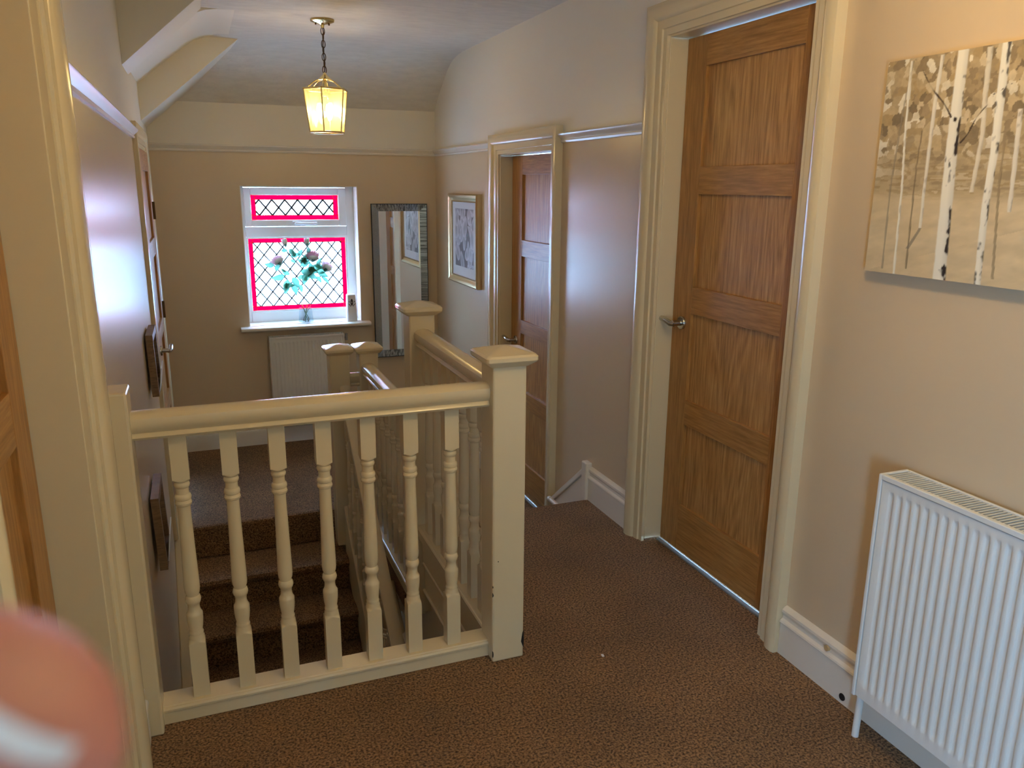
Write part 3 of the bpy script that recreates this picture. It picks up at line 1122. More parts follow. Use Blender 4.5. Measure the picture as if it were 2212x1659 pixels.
def lantern(loc, label, drop, light):
    """loc: centre of ceiling rose on the ceiling; drop: distance from ceiling to the lantern crown"""
    x, y, z = loc
    t = thing('pendant_lantern', (x, y, z), label, 'ceiling light', 'brass pendant lanterns')
    mb = MB()
    mb.lathe([(.001, 0), (.060, 0), (.062, -.004), (.060, -.010), (.045, -.016), (.020, -.022), (.010, -.026), (.008, -.040), (.001, -.041)], (x, y, z), 32)
    rose = mb.build('ceiling_rose', M['brass'], t, smooth=40)
    for s in (-1, 1):
        mb = MB()
        mb.lathe([(.001, -.016), (.004, -.016), (.004, -.026), (.001, -.027)], (x + s * .034, y, z), 10)
        mb.build('screw', M['bronze'], rose, smooth=40)
    # chain
    zz = z - .040
    n = max(1, int(round((drop - .04) / .031)))
    step = (drop - .04) / n
    for k in range(n):
        mb = MB()
        pts = []
        c = zz - (k + .5) * step
        for a in range(17):
            an = 2 * PI * a / 16
            u, w = .0095 * math.cos(an), (step * .62) * math.sin(an)
            pts.append((x + (u if k % 2 == 0 else 0), y + (0 if k % 2 == 0 else u), c + w))
        mb.tube(pts, .0022, 8, cap=False)
        mb.build('chain_link', M['bronze'], t, smooth=50)
    mb = MB()
    mb.tube([(x + .004 * math.sin(i * 1.3), y + .004 * math.cos(i * 1.3), z - .03 - (drop - .02) * i / 8) for i in range(9)], .0026, 8)
    mb.build('flex', M['flex'], t, smooth=50)
    zc = z - drop                        # crown
    mb = MB()
    mb.lathe([(.001, .004), (.006, .002), (.009, -.006), (.016, -.014), (.036, -.030), (.040, -.034), (.036, -.037), (.001, -.037)], (x, y, zc), 28)
    mb.build('crown', M['brass'], t, smooth=40)
    zr, zb = zc - .082, zc - .296        # upper and lower rim
    RU, RL = .118, .092                  # corner radius of the six-sided body
    rot = math.radians(11.2)
    N = 6
    U = [Vector((x + RU * math.cos(rot + k * PI / 3), y + RU * math.sin(rot + k * PI / 3), zr)) for k in range(N)]
    Lw = [Vector((x + RL * math.cos(rot + k * PI / 3), y + RL * math.sin(rot + k * PI / 3), zb)) for k in range(N)]
    for name, ring_, r in (('upper_rim', U, .0055), ('lower_rim', Lw, .0050)):
        mb = MB()
        for k in range(N):
            mb.tube([ring_[k], ring_[(k + 1) % N]], r, 8)
        mb.build(name, M['brass'], t, smooth=50)
    for k in range(N):
        mb = MB()
        mb.tube([U[k], Lw[k]], .0038, 8)
        mb.build('upright', M['brass'], t, smooth=50)
        d = (U[k] - Vector((x, y, zr))).normalized()
        pts = []
        for s_ in range(9):
            q = s_ / 8
            rad_ = .026 + (RU - .026) * q
            h = zc - .034 - (zc - .034 - zr) * (q ** .8) + .022 * math.sin(q * PI) * (1 - q) - .010 * math.sin(q * PI) * q
            pts.append((x + d.x * rad_, y + d.y * rad_, h))
        mb = MB()
        mb.tube(pts, .0034, 8)
        mb.build('roof_arm', M['brass'], t, smooth=50)
        a, b, c, e = U[k], U[(k + 1) % N], Lw[(k + 1) % N], Lw[k]
        g = .03
        m4 = (a + b + c + e) / 4
        nrm = (b - a).cross(e - a).normalized() * .0015
        q = [m4 + (p - m4) * (1 - g) for p in (a, b, c, e)]
        MB().loops([[p + nrm for p in q], [p - nrm for p in q]]).build('glass_pane', M['pane'], t)
    # stem, cluster of candle bulbs
    mb = MB()
    mb.tube([(x, y, zc - .03), (x, y, zc - .10)], .007, 10)
    mb.lathe([(.001, -.095), (.016, -.097), (.020, -.105), (.016, -.115), (.001, -.118)], (x, y, zc), 18)
    mb.build('lamp_holder', M['brass'], t, smooth=45)
    bulb = bpy.data.materials.new('glowing_candle_bulb')
    bulb.use_nodes = True
    bn = bulb.node_tree.nodes['Principled BSDF']
    bn.inputs['Emission Color'].default_value = (1, .74, .36, 1)
    bn.inputs['Emission Strength'].default_value = 40
    for k in range(3):
        an = math.radians(60 + 120 * k)
        bx_, by_ = x + .034 * math.cos(an), y + .034 * math.sin(an)
        mb = MB()
        mb.tube([(x, y, zc - .108), (x + (bx_ - x) * .6, y + (by_ - y) * .6, zc - .112), (bx_, by_, zc - .122), (bx_, by_, zc - .150)], [.004, .004, .006, .0085], 10)
        arm = mb.build('lamp_arm', M['brass'], t, smooth=45)
        mb = MB()
        mb.lathe([(.001, -.148), (.010, -.152), (.0155, -.172), (.0165, -.186), (.013, -.205), (.006, -.226), (.001, -.236)], (bx_, by_, zc), 18)
        mb.build('bulb', bulb, t, smooth=60)
        l = bpy.data.lights.new('candle_light', 'POINT')
        l.energy = light
        l.color = LAMP_COL
        l.shadow_soft_size = .016
        lo = bpy.data.objects.new('candle_light', l)
        lo.location = (x + .072 * math.cos(an + PI / 3 * 0), y + .072 * math.sin(an), zc - .19)
        lo.location = (bx_ + .022 * math.cos(an), by_ + .022 * math.sin(an), zc - .185)
        COL.objects.link(lo)
    return t


lantern((.690, 4.46, ZC), 'lit brass six-sided glass lantern on a chain in front of the back wall', .258, LAMP_W * .14)
lantern((.96, 1.0, ZC), 'brass glass lantern hanging above the near landing, over the viewer', .06, LAMP_W)

# ------------------------------------------------------------------ mirror
mr = thing('wall_mirror', (1.378, 5.76, .2), 'tall wall mirror with a silver striped glass border beside the window', 'mirror')
mx0, mx1, mz0, mz1, bw = 1.171, 1.582, .203, 1.324, .053
MB().box(mx0 + .004, mx1 - .004, 5.757, 5.777, mz0 + .004, mz1 - .004).build('backing', M['dark'], mr)
MB().box(mx0 + bw, mx1 - bw, 5.752, 5.758, mz0 + bw, mz1 - bw).build('looking_glass', M['mirror'], mr)


def mirror_side(p0, p1, p2, p3):
    """outer edge p0-p1, inner edge p2-p3 (x,z)"""
    A = [(p0[0], 5.744, p0[1]), (p1[0], 5.744, p1[1]), (p2[0], 5.751, p2[1]), (p3[0], 5.751, p3[1])]
    B = [(a, 5.760, c) for a, b, c in A]
    return MB().loops([A, B])


sides = [((mx0, mz0), (mx0, mz1), (mx0 + bw, mz1 - bw), (mx0 + bw, mz0 + bw)), ((mx1, mz1), (mx1, mz0), (mx1 - bw, mz0 + bw), (mx1 - bw, mz1 - bw)),
         ((mx0, mz1), (mx1, mz1), (mx1 - bw, mz1 - bw), (mx0 + bw, mz1 - bw)), ((mx1, mz0), (mx0, mz0), (mx0 + bw, mz0 + bw), (mx1 - bw, mz0 + bw))]


def rib(axis):
    m = M['rib_mirror'].copy()
    mp = [n for n in m.node_tree.nodes if n.type == 'MAPPING'][0]
    mp.inputs['Scale'].default_value = (3.6, .05, .50) if axis == 'x' else (.06, .05, 3.6)
    return m


M['grey_mirror'] = mat('grey_glitter_glass', srgb(158, 158, 150), .3, .8, noise=(300, .2))
for i, s_ in enumerate(sides):
    mirror_side(*s_).build('frame_strip', M['grey_mirror'] if i == 0 else rib('z' if i < 2 else 'x'), mr)
ring(MB(), mx0, mx1, mz0, mz1, mx0 + .004, mx1 - .004, mz0 + .004, mz1 - .004, 5.742, 5.760).build('outer_edge', M['lead'], mr)

# ------------------------------------------------------------------ pictures


def paint_grid(name, P00, PU, PV, nu, nv, cols, m, parent):
    """flat grid with a colour per vertex; cols array (nv,nu,3) linear"""
    uu, vv = np.meshgrid(np.linspace(0, 1, nu), np.linspace(0, 1, nv))
    co = np.array(P00)[None, None] + uu[..., None] * np.array(PU) + vv[..., None] * np.array(PV)
    idx = np.arange(nu * nv).reshape(nv, nu)
    q = np.stack([idx[:-1, :-1], idx[:-1, 1:], idx[1:, 1:], idx[1:, :-1]], -1).reshape(-1, 4)
    me = bpy.data.meshes.new(name)
    me.from_pydata(co.reshape(-1, 3).tolist(), [], q.tolist())
    ca = me.color_attributes.new('Col', 'FLOAT_COLOR', 'POINT')
    c4 = np.ones((nu * nv, 4), np.float32)
    c4[:, :3] = cols.reshape(-1, 3)
    ca.data.foreach_set('color', c4.ravel())
    me.materials.append(m)
    me.update()
    o = bpy.data.objects.new(name, me)
    COL.objects.link(o)
    par(o, parent)
    return o


def lin(a):
    a = np.asarray(a, float) / 255
    return np.where(a <= .04045, a / 12.92, ((a + .055) / 1.055) ** 2.4)


def vnoise(u, v, su, sv, seed, octv=3):
    rng = np.random.default_rng(seed)
    out = np.zeros_like(u)
    amp, tot = 1, 0
    for k in range(octv):
        g = rng.random((64, 64))
        a, b = (u * su * 2 ** k) % 63, (v * sv * 2 ** k) % 63
        i, j = a.astype(int), b.astype(int)
        fa, fb = a - i, b - j
        fa, fb = fa * fa * (3 - 2 * fa), fb * fb * (3 - 2 * fb)
        out += amp * (g[i, j] * (1 - fa) * (1 - fb) + g[i + 1, j] * fa * (1 - fb) + g[i, j + 1] * (1 - fa) * fb + g[i + 1, j + 1] * fa * fb)
        tot += amp
        amp *= .5
    return out / tot


# birch canvas: left edge y=1.615, runs past the right of the picture
CY0, CW, CZ0, CH, CXF = 1.613, .86, 1.250, .512, 1.632
cv_ = thing('canvas_painting', (WX, CY0 - CW / 2, CZ0), 'unframed canvas of white birch trunks in beige woodland on the right wall', 'painting')
MB().box(CXF + .001, WX, CY0 - CW, CY0, CZ0, CZ0 + CH).build('stretched_canvas', mat('canvas_cloth', srgb(196, 180, 150), .85, bump=(900, .3, .0006)), cv_, bevel=.002)
NU, NV = 400, 240
u, v = np.meshgrid(np.linspace(0, 1, NU), np.linspace(0, 1, NV))
U_, V_ = u * CW, v * CH          # metres from left, from bottom
col = np.zeros((NV, NU, 3))
gr = lin([212, 192, 156])
fo = lin([150, 130, 96])
ground = gr[None, None] * (.86 + .28 * vnoise(U_ + V_, V_ - U_ * .3, 22, 60, 1))[..., None]
pal = np.array([lin(c) for c in ([128, 112, 88], [146, 128, 100], [162, 143, 112], [178, 158, 124], [188, 168, 132], [170, 148, 110], [202, 186, 154], [216, 206, 182], [228, 220, 200])])
rg = np.random.default_rng(12)
NC = 900
cxy = np.stack([rg.random(NC) * CW, CH * (.35 + .68 * rg.random(NC))], 1)
cid = rg.choice(9, NC, p=[.08, .14, .17, .16, .14, .12, .09, .06, .04])
can = rg.random(NC) * PI
cca, csa = np.cos(can), np.sin(can)
wob = (vnoise(U_, V_, 90, 90, 31, 2) - .5) * .012
wob2 = (vnoise(U_, V_, 90, 90, 32, 2) - .5) * .012
foliage = np.zeros((NV, NU, 3))
for r_ in range(NV):
    dx = (U_[r_] + wob[r_])[:, None] - cxy[None, :, 0]
    dy = (V_[r_] + wob2[r_])[:, None] - cxy[None, :, 1]
    e1, e2 = dx * cca + dy * csa, (dy * cca - dx * csa) * 1.7
    foliage[r_] = pal[cid[np.argmin(e1 * e1 + e2 * e2, 1)]]
foliage *= (.88 + .24 * vnoise(U_, V_, 120, 120, 33, 2))[..., None]
hor = .40 * CH
edge = 1 / (1 + np.exp(-(V_ - (.55 * CH + .05 * (vnoise(U_, V_, 14, 10, 7) - .5))) / .022))
mid = pal[np.clip(((vnoise(U_ * .4, V_, 40, 90, 9, 2) - .2) / .6 * 5).astype(int) + 2, 2, 6)]
midmask = 1 / (1 + np.exp(-(V_ - .375 * CH) / .006))
col = ground * (1 - midmask[..., None]) + (mid * .96) * midmask[..., None]
col = col * (1 - edge[..., None]) + foliage * edge[..., None]


def trunk(pts, w0, w1, base, dark, seed, marks=1.0, alpha=1.0):
    """pts: (u,v) fractions relative to a 0.44 m wide visible part; v up"""
    global col
    P = np.array([(a * .446, b * CH) for a, b in pts])
    zc = np.interp(V_, P[:, 1], P[:, 0], left=-9, right=-9)
    w = np.interp(V_, [P[0, 1], P[-1, 1]], [w0, w1]) / 2
    w = w * (1 + .12 * (vnoise(U_ * 0, V_, 1, 60, seed) - .5))
    d = (U_ - zc) / w
    mk = np.clip((1.08 - np.abs(d)) * 5, 0, 1) * alpha
    b = lin(base)[None, None] * (1.0 - .22 * np.clip(d, 0, 1)[..., None])
    nz = vnoise(U_ * 1.4, V_, 60, 44, seed + 50, 3)
    side = np.clip((d - .1) * 1.4, 0, 1)
    dk = np.clip((nz - (.68 - .17 * side)) * 7, 0, 1) * marks
    c = b * (1 - dk[..., None]) + lin(dark)[None, None] * dk[..., None]
    col = col * (1 - mk[..., None]) + c * mk[..., None]


white, darkc = [240, 236, 222], [52, 44, 44]
trunk([(.126, .02), (.116, .41), (.141, .78), (.17, .99)], .0055, .005, [150, 138, 118], [90, 80, 66], 11, .3, .7)
trunk([(.292, .03), (.275, .51), (.284, .67)], .0055, .004, [132, 116, 92], [90, 80, 66], 13, .3, .8)
trunk([(.283, .127), (.345, .215), (.352, .23)], .010, .008, [126, 118, 106], [90, 84, 80], 23, .2, .7)
trunk([(.352, .226), (.344, .455), (.343, .80), (.353, .995)], .0085, .010, [232, 228, 216], [90, 84, 80], 14, .35, .9)
trunk([(.213, .0), (.196, .417), (.172, .673), (.165, .82)], .0075, .006, white, [120, 108, 90], 15, .35)
trunk([(.165, .82), (.158, .99)], .012, .006, white, [150, 136, 110], 25, .3, .9)
trunk([(.633, .397), (.649, .63), (.631, .81), (.623, .995)], .010, .014, [228, 222, 206], [150, 136, 110], 16, .4, .85)
trunk([(.82, .03), (.78, .42), (.771, .644)], .007, .005, [150, 132, 104], [90, 80, 66], 17, .4, .8)
trunk([(.853, .317), (.843, .52), (.83, .732)], .010, .012, [230, 224, 210], [110, 98, 84], 20, .5, .9)
trunk([(.87, .70), (.86, 1.0)], .012, .012, white, [150, 136, 110], 26, .3, .9)
trunk([(.514, .0), (.498, .307), (.482, .6), (.478, .778), (.474, 1.0)], .036, .028, white, darkc, 18, 1)
trunk([(.741, .0), (.722, .35), (.727, .557), (.718, .76), (.71, 1.0)], .017, .022, white, darkc, 19, .9)
trunk([(1.15, .0), (1.13, .5), (1.12, 1.0)], .034, .026, white, darkc, 21, 1)
trunk([(1.45, .05), (1.46, .5), (1.44, 1.0)], .016, .014, white, darkc, 22, .8)
trunk([(1.72, .0), (1.71, .5), (1.70, 1.0)], .022, .018, white, darkc, 27, .8)


def twig(a, b, w):
    global col
    A, B = np.array([a[0] * .446, a[1] * CH]), np.array([b[0] * .446, b[1] * CH])
    d = B - A
    t = np.clip(((U_ - A[0]) * d[0] + (V_ - A[1]) * d[1]) / (d @ d), 0, 1)
    dist = np.hypot(U_ - A[0] - t * d[0] - .003 * np.sin(t * 9), V_ - A[1] - t * d[1])
    mk = np.clip((w * (1 - .5 * t) - dist) / .0008, 0, 1)
    col = col * (1 - mk[..., None]) + lin([72, 58, 48])[None, None] * mk[..., None]


twig((.451, .723), (.18, .993), .0030)
twig((.53, .609), (.679, .80), .0028)
twig((.679, .80), (.80, .845), .0020)
pc = paint_grid('painted_scene', (CXF, CY0, CZ0), (0, -CW, 0), (0, 0, CH), NU, NV, col, attr_mat('birch_painting', .75, (700, .35, .0008)), cv_)

# floral print in a gilt frame
pf = thing('framed_print', (WX, 5.055, .81), 'gilt framed grey floral print hanging between the mirror and the far oak door', 'picture')
fy0, fy1, fz0, fz1, fw, fx = 4.750, 5.365, .812, 1.402, .052, 1.622
FP = [(0, 0), (0, -.030), (.008, -.038), (.020, -.036), (.030, -.028), (.044, -.022), (.052, -.026), (.052, -.012), (.052, 0)]
for a, b, c, d in (((fy0, fz0), (fy1, fz0), (1, 1), (-1, 1)), ((fy1, fz0), (fy1, fz1), (-1, 1), (-1, -1)), ((fy1, fz1), (fy0, fz1), (-1, -1), (1, -1)), ((fy0, fz1), (fy0, fz0), (1, -1), (1, 1))):
    ls = []
    for p, s_ in ((a, c), (b, d)):
        ls.append([(WX + t, p[0] + s_[0] * w, p[1] + s_[1] * w) for w, t in FP])
    MB().loops(ls).build('frame_side', M['gold'], pf, smooth=30)
MB().box(WX - .016, WX - .004, fy0 + .04, fy1 - .04, fz0 + .04, fz1 - .04).build('mount', M['mount'], pf)
nu, nv = 110, 120
u, v = np.meshgrid(np.linspace(0, 1, nu), np.linspace(0, 1, nv))
g = np.full((nv, nu), .16)
rng = np.random.default_rng(4)
for k in range(46):
    cx, cy = rng.random() * 1.1 - .05, rng.random() * 1.1 - .05
    an = rng.normal(1.57, .5)
    a_, b_ = .10 + .12 * rng.random(), .05 + .06 * rng.random()
    x_ = (u - cx) * math.cos(an) + (v - cy) * math.sin(an)
    y_ = -(u - cx) * math.sin(an) + (v - cy) * math.cos(an)
    rr = np.sqrt((x_ / a_) ** 2 + (y_ / b_ / (1 - .35 * np.clip(x_ / a_, -1, 1))) ** 2)
    mk = np.clip((1 - rr) * 14, 0, 1)
    sh = .34 + .42 * np.clip(rr, 0, 1) ** 2 * (.7 + .3 * rng.random()) + .10 * np.sin(y_ * 160) * (1 - rr) * .4
    g = g * (1 - mk) + sh * mk
g = np.clip(g + .08 * (vnoise(u, v, 12, 12, 8) - .5), .05, .85)
cols = np.stack([g * .98, g * .97, g * 1.03], -1)
paint_grid('print', (WX - .0165, fy1 - .115, fz0 + .115), (0, -(fy1 - fy0 - .23), 0), (0, 0, fz1 - fz0 - .21), nu, nv, cols, attr_mat('floral_print', .4), pf)
MB().box(WX - .021, WX - .0195, fy0 + .048, fy1 - .048, fz0 + .048, fz1 - .048).build('glazing', thin_glass('picture_glass', (1, 1, 1, 1), .05, .02), pf)

# two small dark frames on the stairwell's left wall


def small_frame(y0, y1, z0, z1, tilt, label):
    t = thing('picture_frame', (LX, (y0 + y1) / 2, z0), label, 'picture', 'small dark frames on the left wall')
    xb, th, b = LX + .008, .028, .030

    def X(z):
        return xb + tilt * (z1 - z) / (z1 - z0)
    for (a, c, e, f) in ((y0, y0 + b, z0, z1), (y1 - b, y1, z0, z1), (y0 + b, y1 - b, z0, z0 + b), (y0 + b, y1 - b, z1 - b, z1)):
        A = [(X(e), a, e), (X(e) + th, a, e), (X(f) + th, a, f), (X(f), a, f)]
        B = [(p, c, q) for p, _, q in A]
        MB().loops([A, B]).build('frame_side', M['walnut'], t)
    A = [(X(z0 + b) + .004, y0 + b, z0 + b), (X(z0 + b) + .010, y0 + b, z0 + b), (X(z1 - b) + .010, y0 + b, z1 - b), (X(z1 - b) + .004, y0 + b, z1 - b)]
    MB().loops([A, [(p, y1 - b, q) for p, _, q in A]]).build('backing', M['dark'], t)
    zc = z0 + (z1 - z0) * .42
    A = [(X(z0) + th, y0 + .05, z0 + .012), (X(z0) + th + .003, y0 + .05, z0 + .012), (X(z0) + th + .016, y0 + .05, zc), (X(z0) + th + .012, y0 + .05, zc)]
    MB().loops([A, [(p, y1 - .06, q) for p, _, q in A]]).build('white_piece', M['paper'], t)  # added white piece, stands in for the frame's up-lit bottom ledge
    return t


small_frame(3.60, 3.88, .568, .835, .004, 'upper dark wooden frame on the left wall above the stairs, seen edge-on')
small_frame(2.98, 3.26, .055, .340, .008, 'lower dark wooden frame on the left stairwell wall, seen edge-on behind the first spindle')

# ------------------------------------------------------------------ things on the window sill
SZ = WINZ0 + .002
vx, vy = .686, 5.815
vs_ = thing('glass_vase', (vx, vy, SZ), 'clear glass vase of water on the window sill', 'vase')
mb = MB()
mb.lathe([(.001, .001), (.051, .001), (.053, .006), (.051, .03), (.047, .07), (.043, .108), (.0415, .108), (.0455, .07), (.0490, .03), (.050, .012), (.001, .010)], (vx, vy, SZ), 36)
mb.build('vase_body', M['glass'], vs_, smooth=40)
mb = MB()
mb.lathe([(.001, .0115), (.0485, .0125), (.0482, .03), (.0475, .038), (.001, .038)], (vx, vy, SZ), 36)
mb.build('water', M['water'], vs_, smooth=40)


def leaf_mesh():
    L_, W_ = .044, .026
    vs, fs = [], []
    n = 7
    for i in range(n):
        q = i / (n - 1)
        w = W_ / 2 * math.sin(PI * q ** .8) * (1 - .15 * q) + .0004
        z = .006 * math.sin(PI * q)
        vs += [(q * L_, -w, z + .003), (q * L_, 0, z), (q * L_, w, z + .003)]
    for i in range(n - 1):
        for j in range(2):
            a = i * 3 + j
            fs.append((a, a + 1, a + 4, a + 3))
    return MB().add(vs, fs).mesh('leaf', M['leaf'], 60, False)


LEAF = leaf_mesh()


def petal_pts(r, h, open_, a0, span, nseg=7, nv_=6):
    vs, fs = [], []
    for i in range(nv_):
        q = i / (nv_ - 1)
        rad_ = r * (.25 + .75 * math.sin(PI / 2 * min(1, q * 1.25))) + open_ * q ** 3
        for j in range(nseg):
            t = j / (nseg - 1) - .5
            w = span * (math.sin(PI * min(.97, .18 + q * .62)))
            a = a0 + t * w
            z = h * q - .12 * h * (2 * t) ** 2 * q
            vs.append((rad_ * math.cos(a), rad_ * math.sin(a), z))
    for i in range(nv_ - 1):
        for j in range(nseg - 1):
            k = i * nseg + j
            fs.append((k, k + 1, k + nseg + 1, k + nseg))
    return vs, fs


def rose(label, head, r, h, tilt, leaves, bend, bud=False):
    hx, hz = head
    base = Vector((vx + (hx - vx) * -.10, vy + .004, SZ + .014))
    top = Vector((hx, vy - .01, hz))
    t = thing('silk_rose', base, label, 'flower', 'silk roses in the vase')
    mb = MB()
    pts = []
    neck = Vector((vx + (hx - vx) * .04, vy, SZ + .11))
    for i in range(13):
        q = i / 12
        p = base * (1 - q) ** 2 + (neck * 2 - base * .5 - top * .5) * 2 * q * (1 - q) + top * q * q
        p = p + Vector((bend * math.sin(PI * q) * q, 0, 0))
        pts.append(p)
    mb.tube(pts, .0022, 7)
    mb.build('stem', M['stem'], t, smooth=60)
    ax = (pts[-1] - pts[-3]).normalized()
    rot = Vector((0, 0, 1)).rotation_difference((ax + Vector(tilt)).normalized()).to_matrix()
    layers = ((.30, 1.0, 0, 3), (.55, .98, .0, 4), (.80, .92, .004, 5), (1.0, .82, .010, 5)) if not bud else ((.5, 1, 0, 3), (.85, .97, 0, 3))
    rng_ = random.Random(int(hx * 1000))
    for li, (rr, hh, op, n) in enumerate(layers):
        for k in range(n):
            a0 = 2 * PI * k / n + li * .7 + rng_.random() * .3
            pv, pf_ = petal_pts(r * rr, h * hh, op * r / .03 if not bud else 0, a0, 2 * PI / n * 1.25)
            pv = [tuple(top + rot @ Vector(p)) for p in pv]
            MB().add(pv, pf_).build('petal', M['petal'] if (li < len(layers) - 1 or k % 2) else M['sepal'], t, smooth=60, recalc=False)
    for k in range(4):
        pv, pf_ = petal_pts(r * .75, h * .42, .006, 2 * PI * k / 4, .8, 5, 4)
        MB().add([tuple(top + rot @ Vector(p)) for p in pv], pf_).build('sepal', M['leaf'], t, smooth=60, recalc=False)
    for (lx, lz, ang, sc) in leaves:
        o = place(LEAF, 'leaf', (lx, vy - .012 - .02 * rng_.random(), lz), t, (sc * 1.2, sc * 1.2, sc * 1.2))
        o.rotation_euler = (rng_.uniform(.9, 1.5), -ang, rng_.uniform(-.4, .4))
    return t


def px(a, b):       # window close-up coordinates to sill plane (x,z)
    X_, Y_ = 500 + a / 4.74, 380 + b / 4.74
    d = CF + CR * ((X_ - IW / 2) / FPX) + CD * ((Y_ - IH / 2) / FPX)
    t = (vy - .015) / d.y
    return (d.x * t, EYE + d.z * t)


def lv(lst):
    return [(*px(a, b), math.radians(an), s) for a, b, an, s in lst]


rose('pink silk rosebud at the top left of the bunch in the vase', px(557, 728), .024, .060, (-.1, 0, .5),
     lv([(505, 765, 0, .9), (590, 745, -60, 1.1), (650, 830, 110, 1.25), (612, 825, 15, 1.2), (600, 860, -30, .8), (690, 830, 60, 1.2)]), -.02, True)
rose('pink silk rosebud at the top centre of the bunch in the vase', px(772, 720), .024, .060, (0, 0, .5),
     lv([(785, 730, -80, 1.0), (765, 800, -70, 1.0), (705, 830, -60, 1.5), (745, 800, -120, 1.4), (690, 880, 20, 1.2)]), .01, True)
rose('lilac pink silk rose at the left of the bunch in the vase', px(500, 920), .042, .074, (-.2, 0, .6),
     lv([(440, 915, 170, 1.3), (450, 970, 60, 1.1), (505, 960, -30, .7), (545, 1010, 190, 1.9), (580, 1060, -110, 1.7), (620, 1040, -60, 1.7), (560, 1090, -100, 1.6), (610, 1100, -70, 1.7), (545, 1140, 10, 1.4), (680, 1060, 30, 1.1), (690, 1110, -75, 1.2), (600, 1010, 140, 1.4)]), -.02)
rose('largest pink silk rose in the middle of the bunch in the vase', px(830, 880), .046, .080, (0, -.3, .5),
     lv([(700, 920, 20, 1.5), (740, 900, 60, 1.5), (760, 950, -20, 1.7), (710, 975, -10, 1.5), (790, 930, -80, 1.6), (750, 1010, 20, 1.5), (800, 960, 10, 1.8), (735, 1000, -90, 1.5), (820, 990, 100, 1.5), (780, 1000, -30, 1.4), (760, 890, 150, 1.3), (840, 920, -20, 1.6)]), .02)
rose('lilac silk rose at the right of the bunch in the vase', px(945, 975), .040, .072, (.5, 0, .1),
     lv([(890, 940, 70, 1.4), (850, 970, -10, 1.6), (880, 1000, -20, 1.5), (830, 1010, 170, 1.4), (920, 1045, -40, 1.4), (860, 1030, -50, 1.2), (800, 1020, -150, 1.3)]), .045)

fr = thing('air_freshener', (1.012, 5.80, SZ), 'slim white plastic air freshener with a dark emblem on the right of the window sill', 'air freshener')
mb = MB()
fy = 5.80
ls = []
for z, hw, hd_ in ((0, .036, .030), (.010, .037, .031), (.10, .035, .029), (.188, .032, .026), (.196, .030, .023)):
    ls.append([(1.012 + a * hw, fy + b * hd_, SZ + z) for a, b in ((-1, -.7), (-.8, -1), (.8, -1), (1, -.7), (1, .7), (.8, 1), (-.8, 1), (-1, .7))])
mb.loops(ls).build('case', M['plastic'], fr, bevel=.003)
fz, fyf = SZ + .140, fy - .0295


def flat(name, poly, y, m):
    MB().loops([[(1.012 + a, y, fz + b) for a, b in poly], [(1.012 + a, y + .003, fz + b) for a, b in poly]]).build(name, m, fr)


flat('emblem', [(.0095 * math.cos(a) * abs(math.cos(a)) ** .3, .026 * math.sin(a)) for a in [2 * PI * k / 24 for k in range(24)]], fyf, M['ink'])
flat('emblem_gem', [(0, .006), (.003, 0), (0, -.006), (-.003, 0)], fyf - .001, M['plastic'])
for s in (-1, 1):
    flat('emblem_leaf', [(s * .006, -.034), (s * .008, -.024), (s * .016, -.014), (s * .030, -.006), (s * .018, -.018), (s * .010, -.030)], fyf, M['ink'])
    flat('emblem_leaf', [(s * .016, .004), (s * .020, .012), (s * .0225, .004), (s * .018, -.002)], fyf, M['ink'])

# ------------------------------------------------------------------ scrap on the carpet
mb = MB()
mb.loops([[(1.095, 1.975, .002), (1.102, 1.973, .002), (1.104, 1.985, .002), (1.097, 1.988, .002)], [(1.095, 1.975, .003), (1.102, 1.973, .004), (1.104, 1.985, .004), (1.097, 1.988, .003)]])
o = mb.build('paper_scrap', M['paper'])
tag(o, 'tiny white scrap of paper lying on the brown carpet', 'scrap')

# ------------------------------------------------------------------ fingertip of the hand that holds the camera


def cpt(r, d, f):
    return CPOS + CR * r + CD * d + CF * f


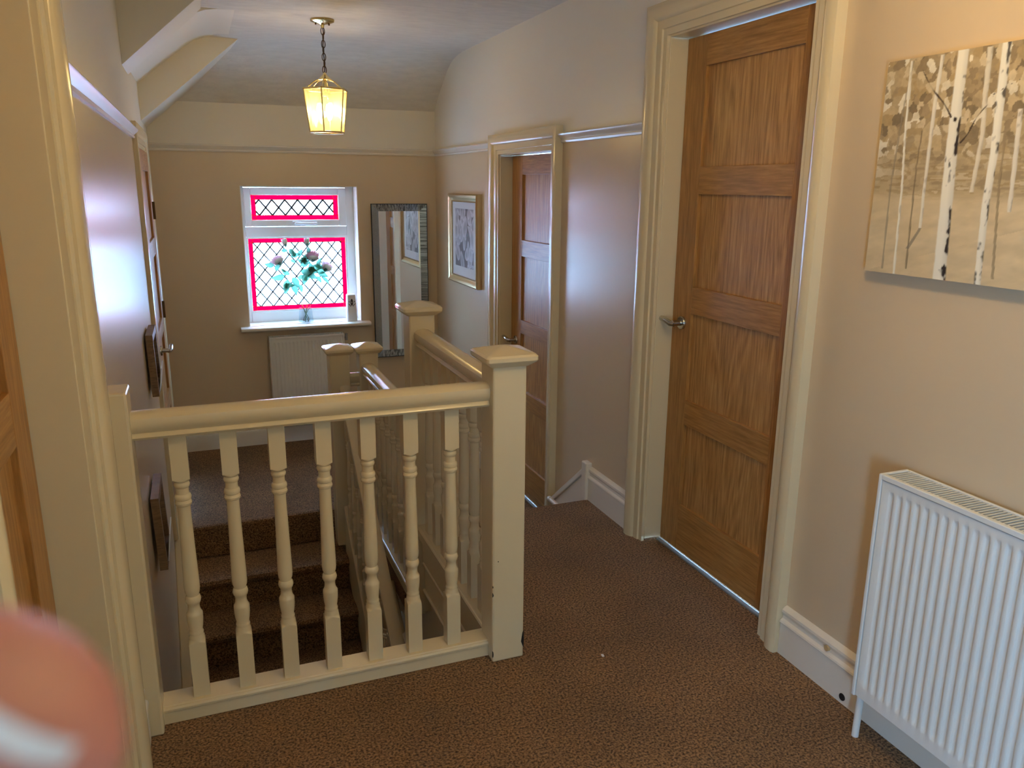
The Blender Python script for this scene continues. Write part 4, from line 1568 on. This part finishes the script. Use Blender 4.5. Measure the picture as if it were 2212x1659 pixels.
hand = bpy.data.meshes.new('hand')
nodes = [  # (r, d, f, radius)
    (-.105, .130, -.020, .026),   # 0 wrist
    (-.092, .098, .000, .030),    # 1 palm
    (-.082, .074, .018, .022),    # 2 knuckle row
    (-.068, .056, .052, .0125),   # 3 index middle joint
    (-.0530, .0405, .062, .0128),   # 4 index last joint
    (-.0425, .0278, .0640, .0125),  # 5 index tip
    (-.086, .094, .046, .0100), (-.074, .092, .064, .0090), (-.060, .088, .066, .0078),   # 6-8 middle
    (-.094, .108, .040, .0098), (-.082, .108, .058, .0088), (-.068, .104, .060, .0076),   # 9-11 ring
    (-.100, .122, .030, .0088), (-.090, .122, .048, .0080), (-.078, .118, .050, .0068),   # 12-14 little
    (-.070, .098, -.014, .0115), (-.048, .086, -.016, .0100), (-.032, .078, -.012, .0085),  # 15-17 thumb
    (-.120, .190, -.050, .027), (-.150, .290, -.110, .036), (-.170, .380, -.170, .042), (-.0375, .0222, .0635, .0108)]
edges = [(0, 1), (1, 2), (2, 3), (3, 4), (4, 5), (1, 6), (6, 7), (7, 8), (1, 9), (9, 10), (10, 11), (1, 12), (12, 13), (13, 14), (1, 15), (15, 16), (16, 17), (0, 18), (18, 19), (19, 20), (5, 21)]
hand.from_pydata([tuple(cpt(*n[:3])) for n in nodes], edges, [])
ho = bpy.data.objects.new('person_hand', hand)
COL.objects.link(ho)
hand.materials.append(M['skin'])
sk = ho.modifiers.new('skin', 'SKIN')
if not hand.skin_vertices:
    bpy.context.view_layer.objects.active = ho
    with bpy.context.temp_override(object=ho, active_object=ho):
        bpy.ops.mesh.customdata_skin_add()
for i, n in enumerate(nodes):
    hand.skin_vertices[0].data[i].radius = (n[3], n[3])
    hand.skin_vertices[0].data[i].use_root = (i == 1)
sk.use_smooth_shade = True
sub = ho.modifiers.new('subdivision', 'SUBSURF')
sub.levels = sub.render_levels = 2
tag(ho, 'blurred pink fingertip in the bottom left corner close to the lens', 'hand')
# nail on the side of the tip that faces the lens
tipc, axis_ = cpt(*nodes[5][:3]), (cpt(*nodes[5][:3]) - cpt(*nodes[4][:3])).normalized()
view = (CPOS - tipc).normalized()
wv = axis_.cross(view).normalized()
nv_ = wv.cross(axis_).normalized()
if nv_.dot(view) < 0:
    nv_ = -nv_
vs, fs = [], []
for i in range(7):
    for j in range(7):
        a, b = (i / 6 - .5), (j / 6 - .5)
        ang = a * 1.5
        rr = .0093
        q = tipc + axis_ * (b * .0115 + .0005) + (wv * math.sin(ang) + nv_ * math.cos(ang)) * rr * (1 - .25 * max(0, b) ** 2)
        vs.append(tuple(q))
for i in range(6):
    for j in range(6):
        k = i * 7 + j
        fs.append((k, k + 1, k + 8, k + 7))
no = MB().add(vs, fs).build('fingernail', M['nail'], ho, smooth=60, recalc=False)
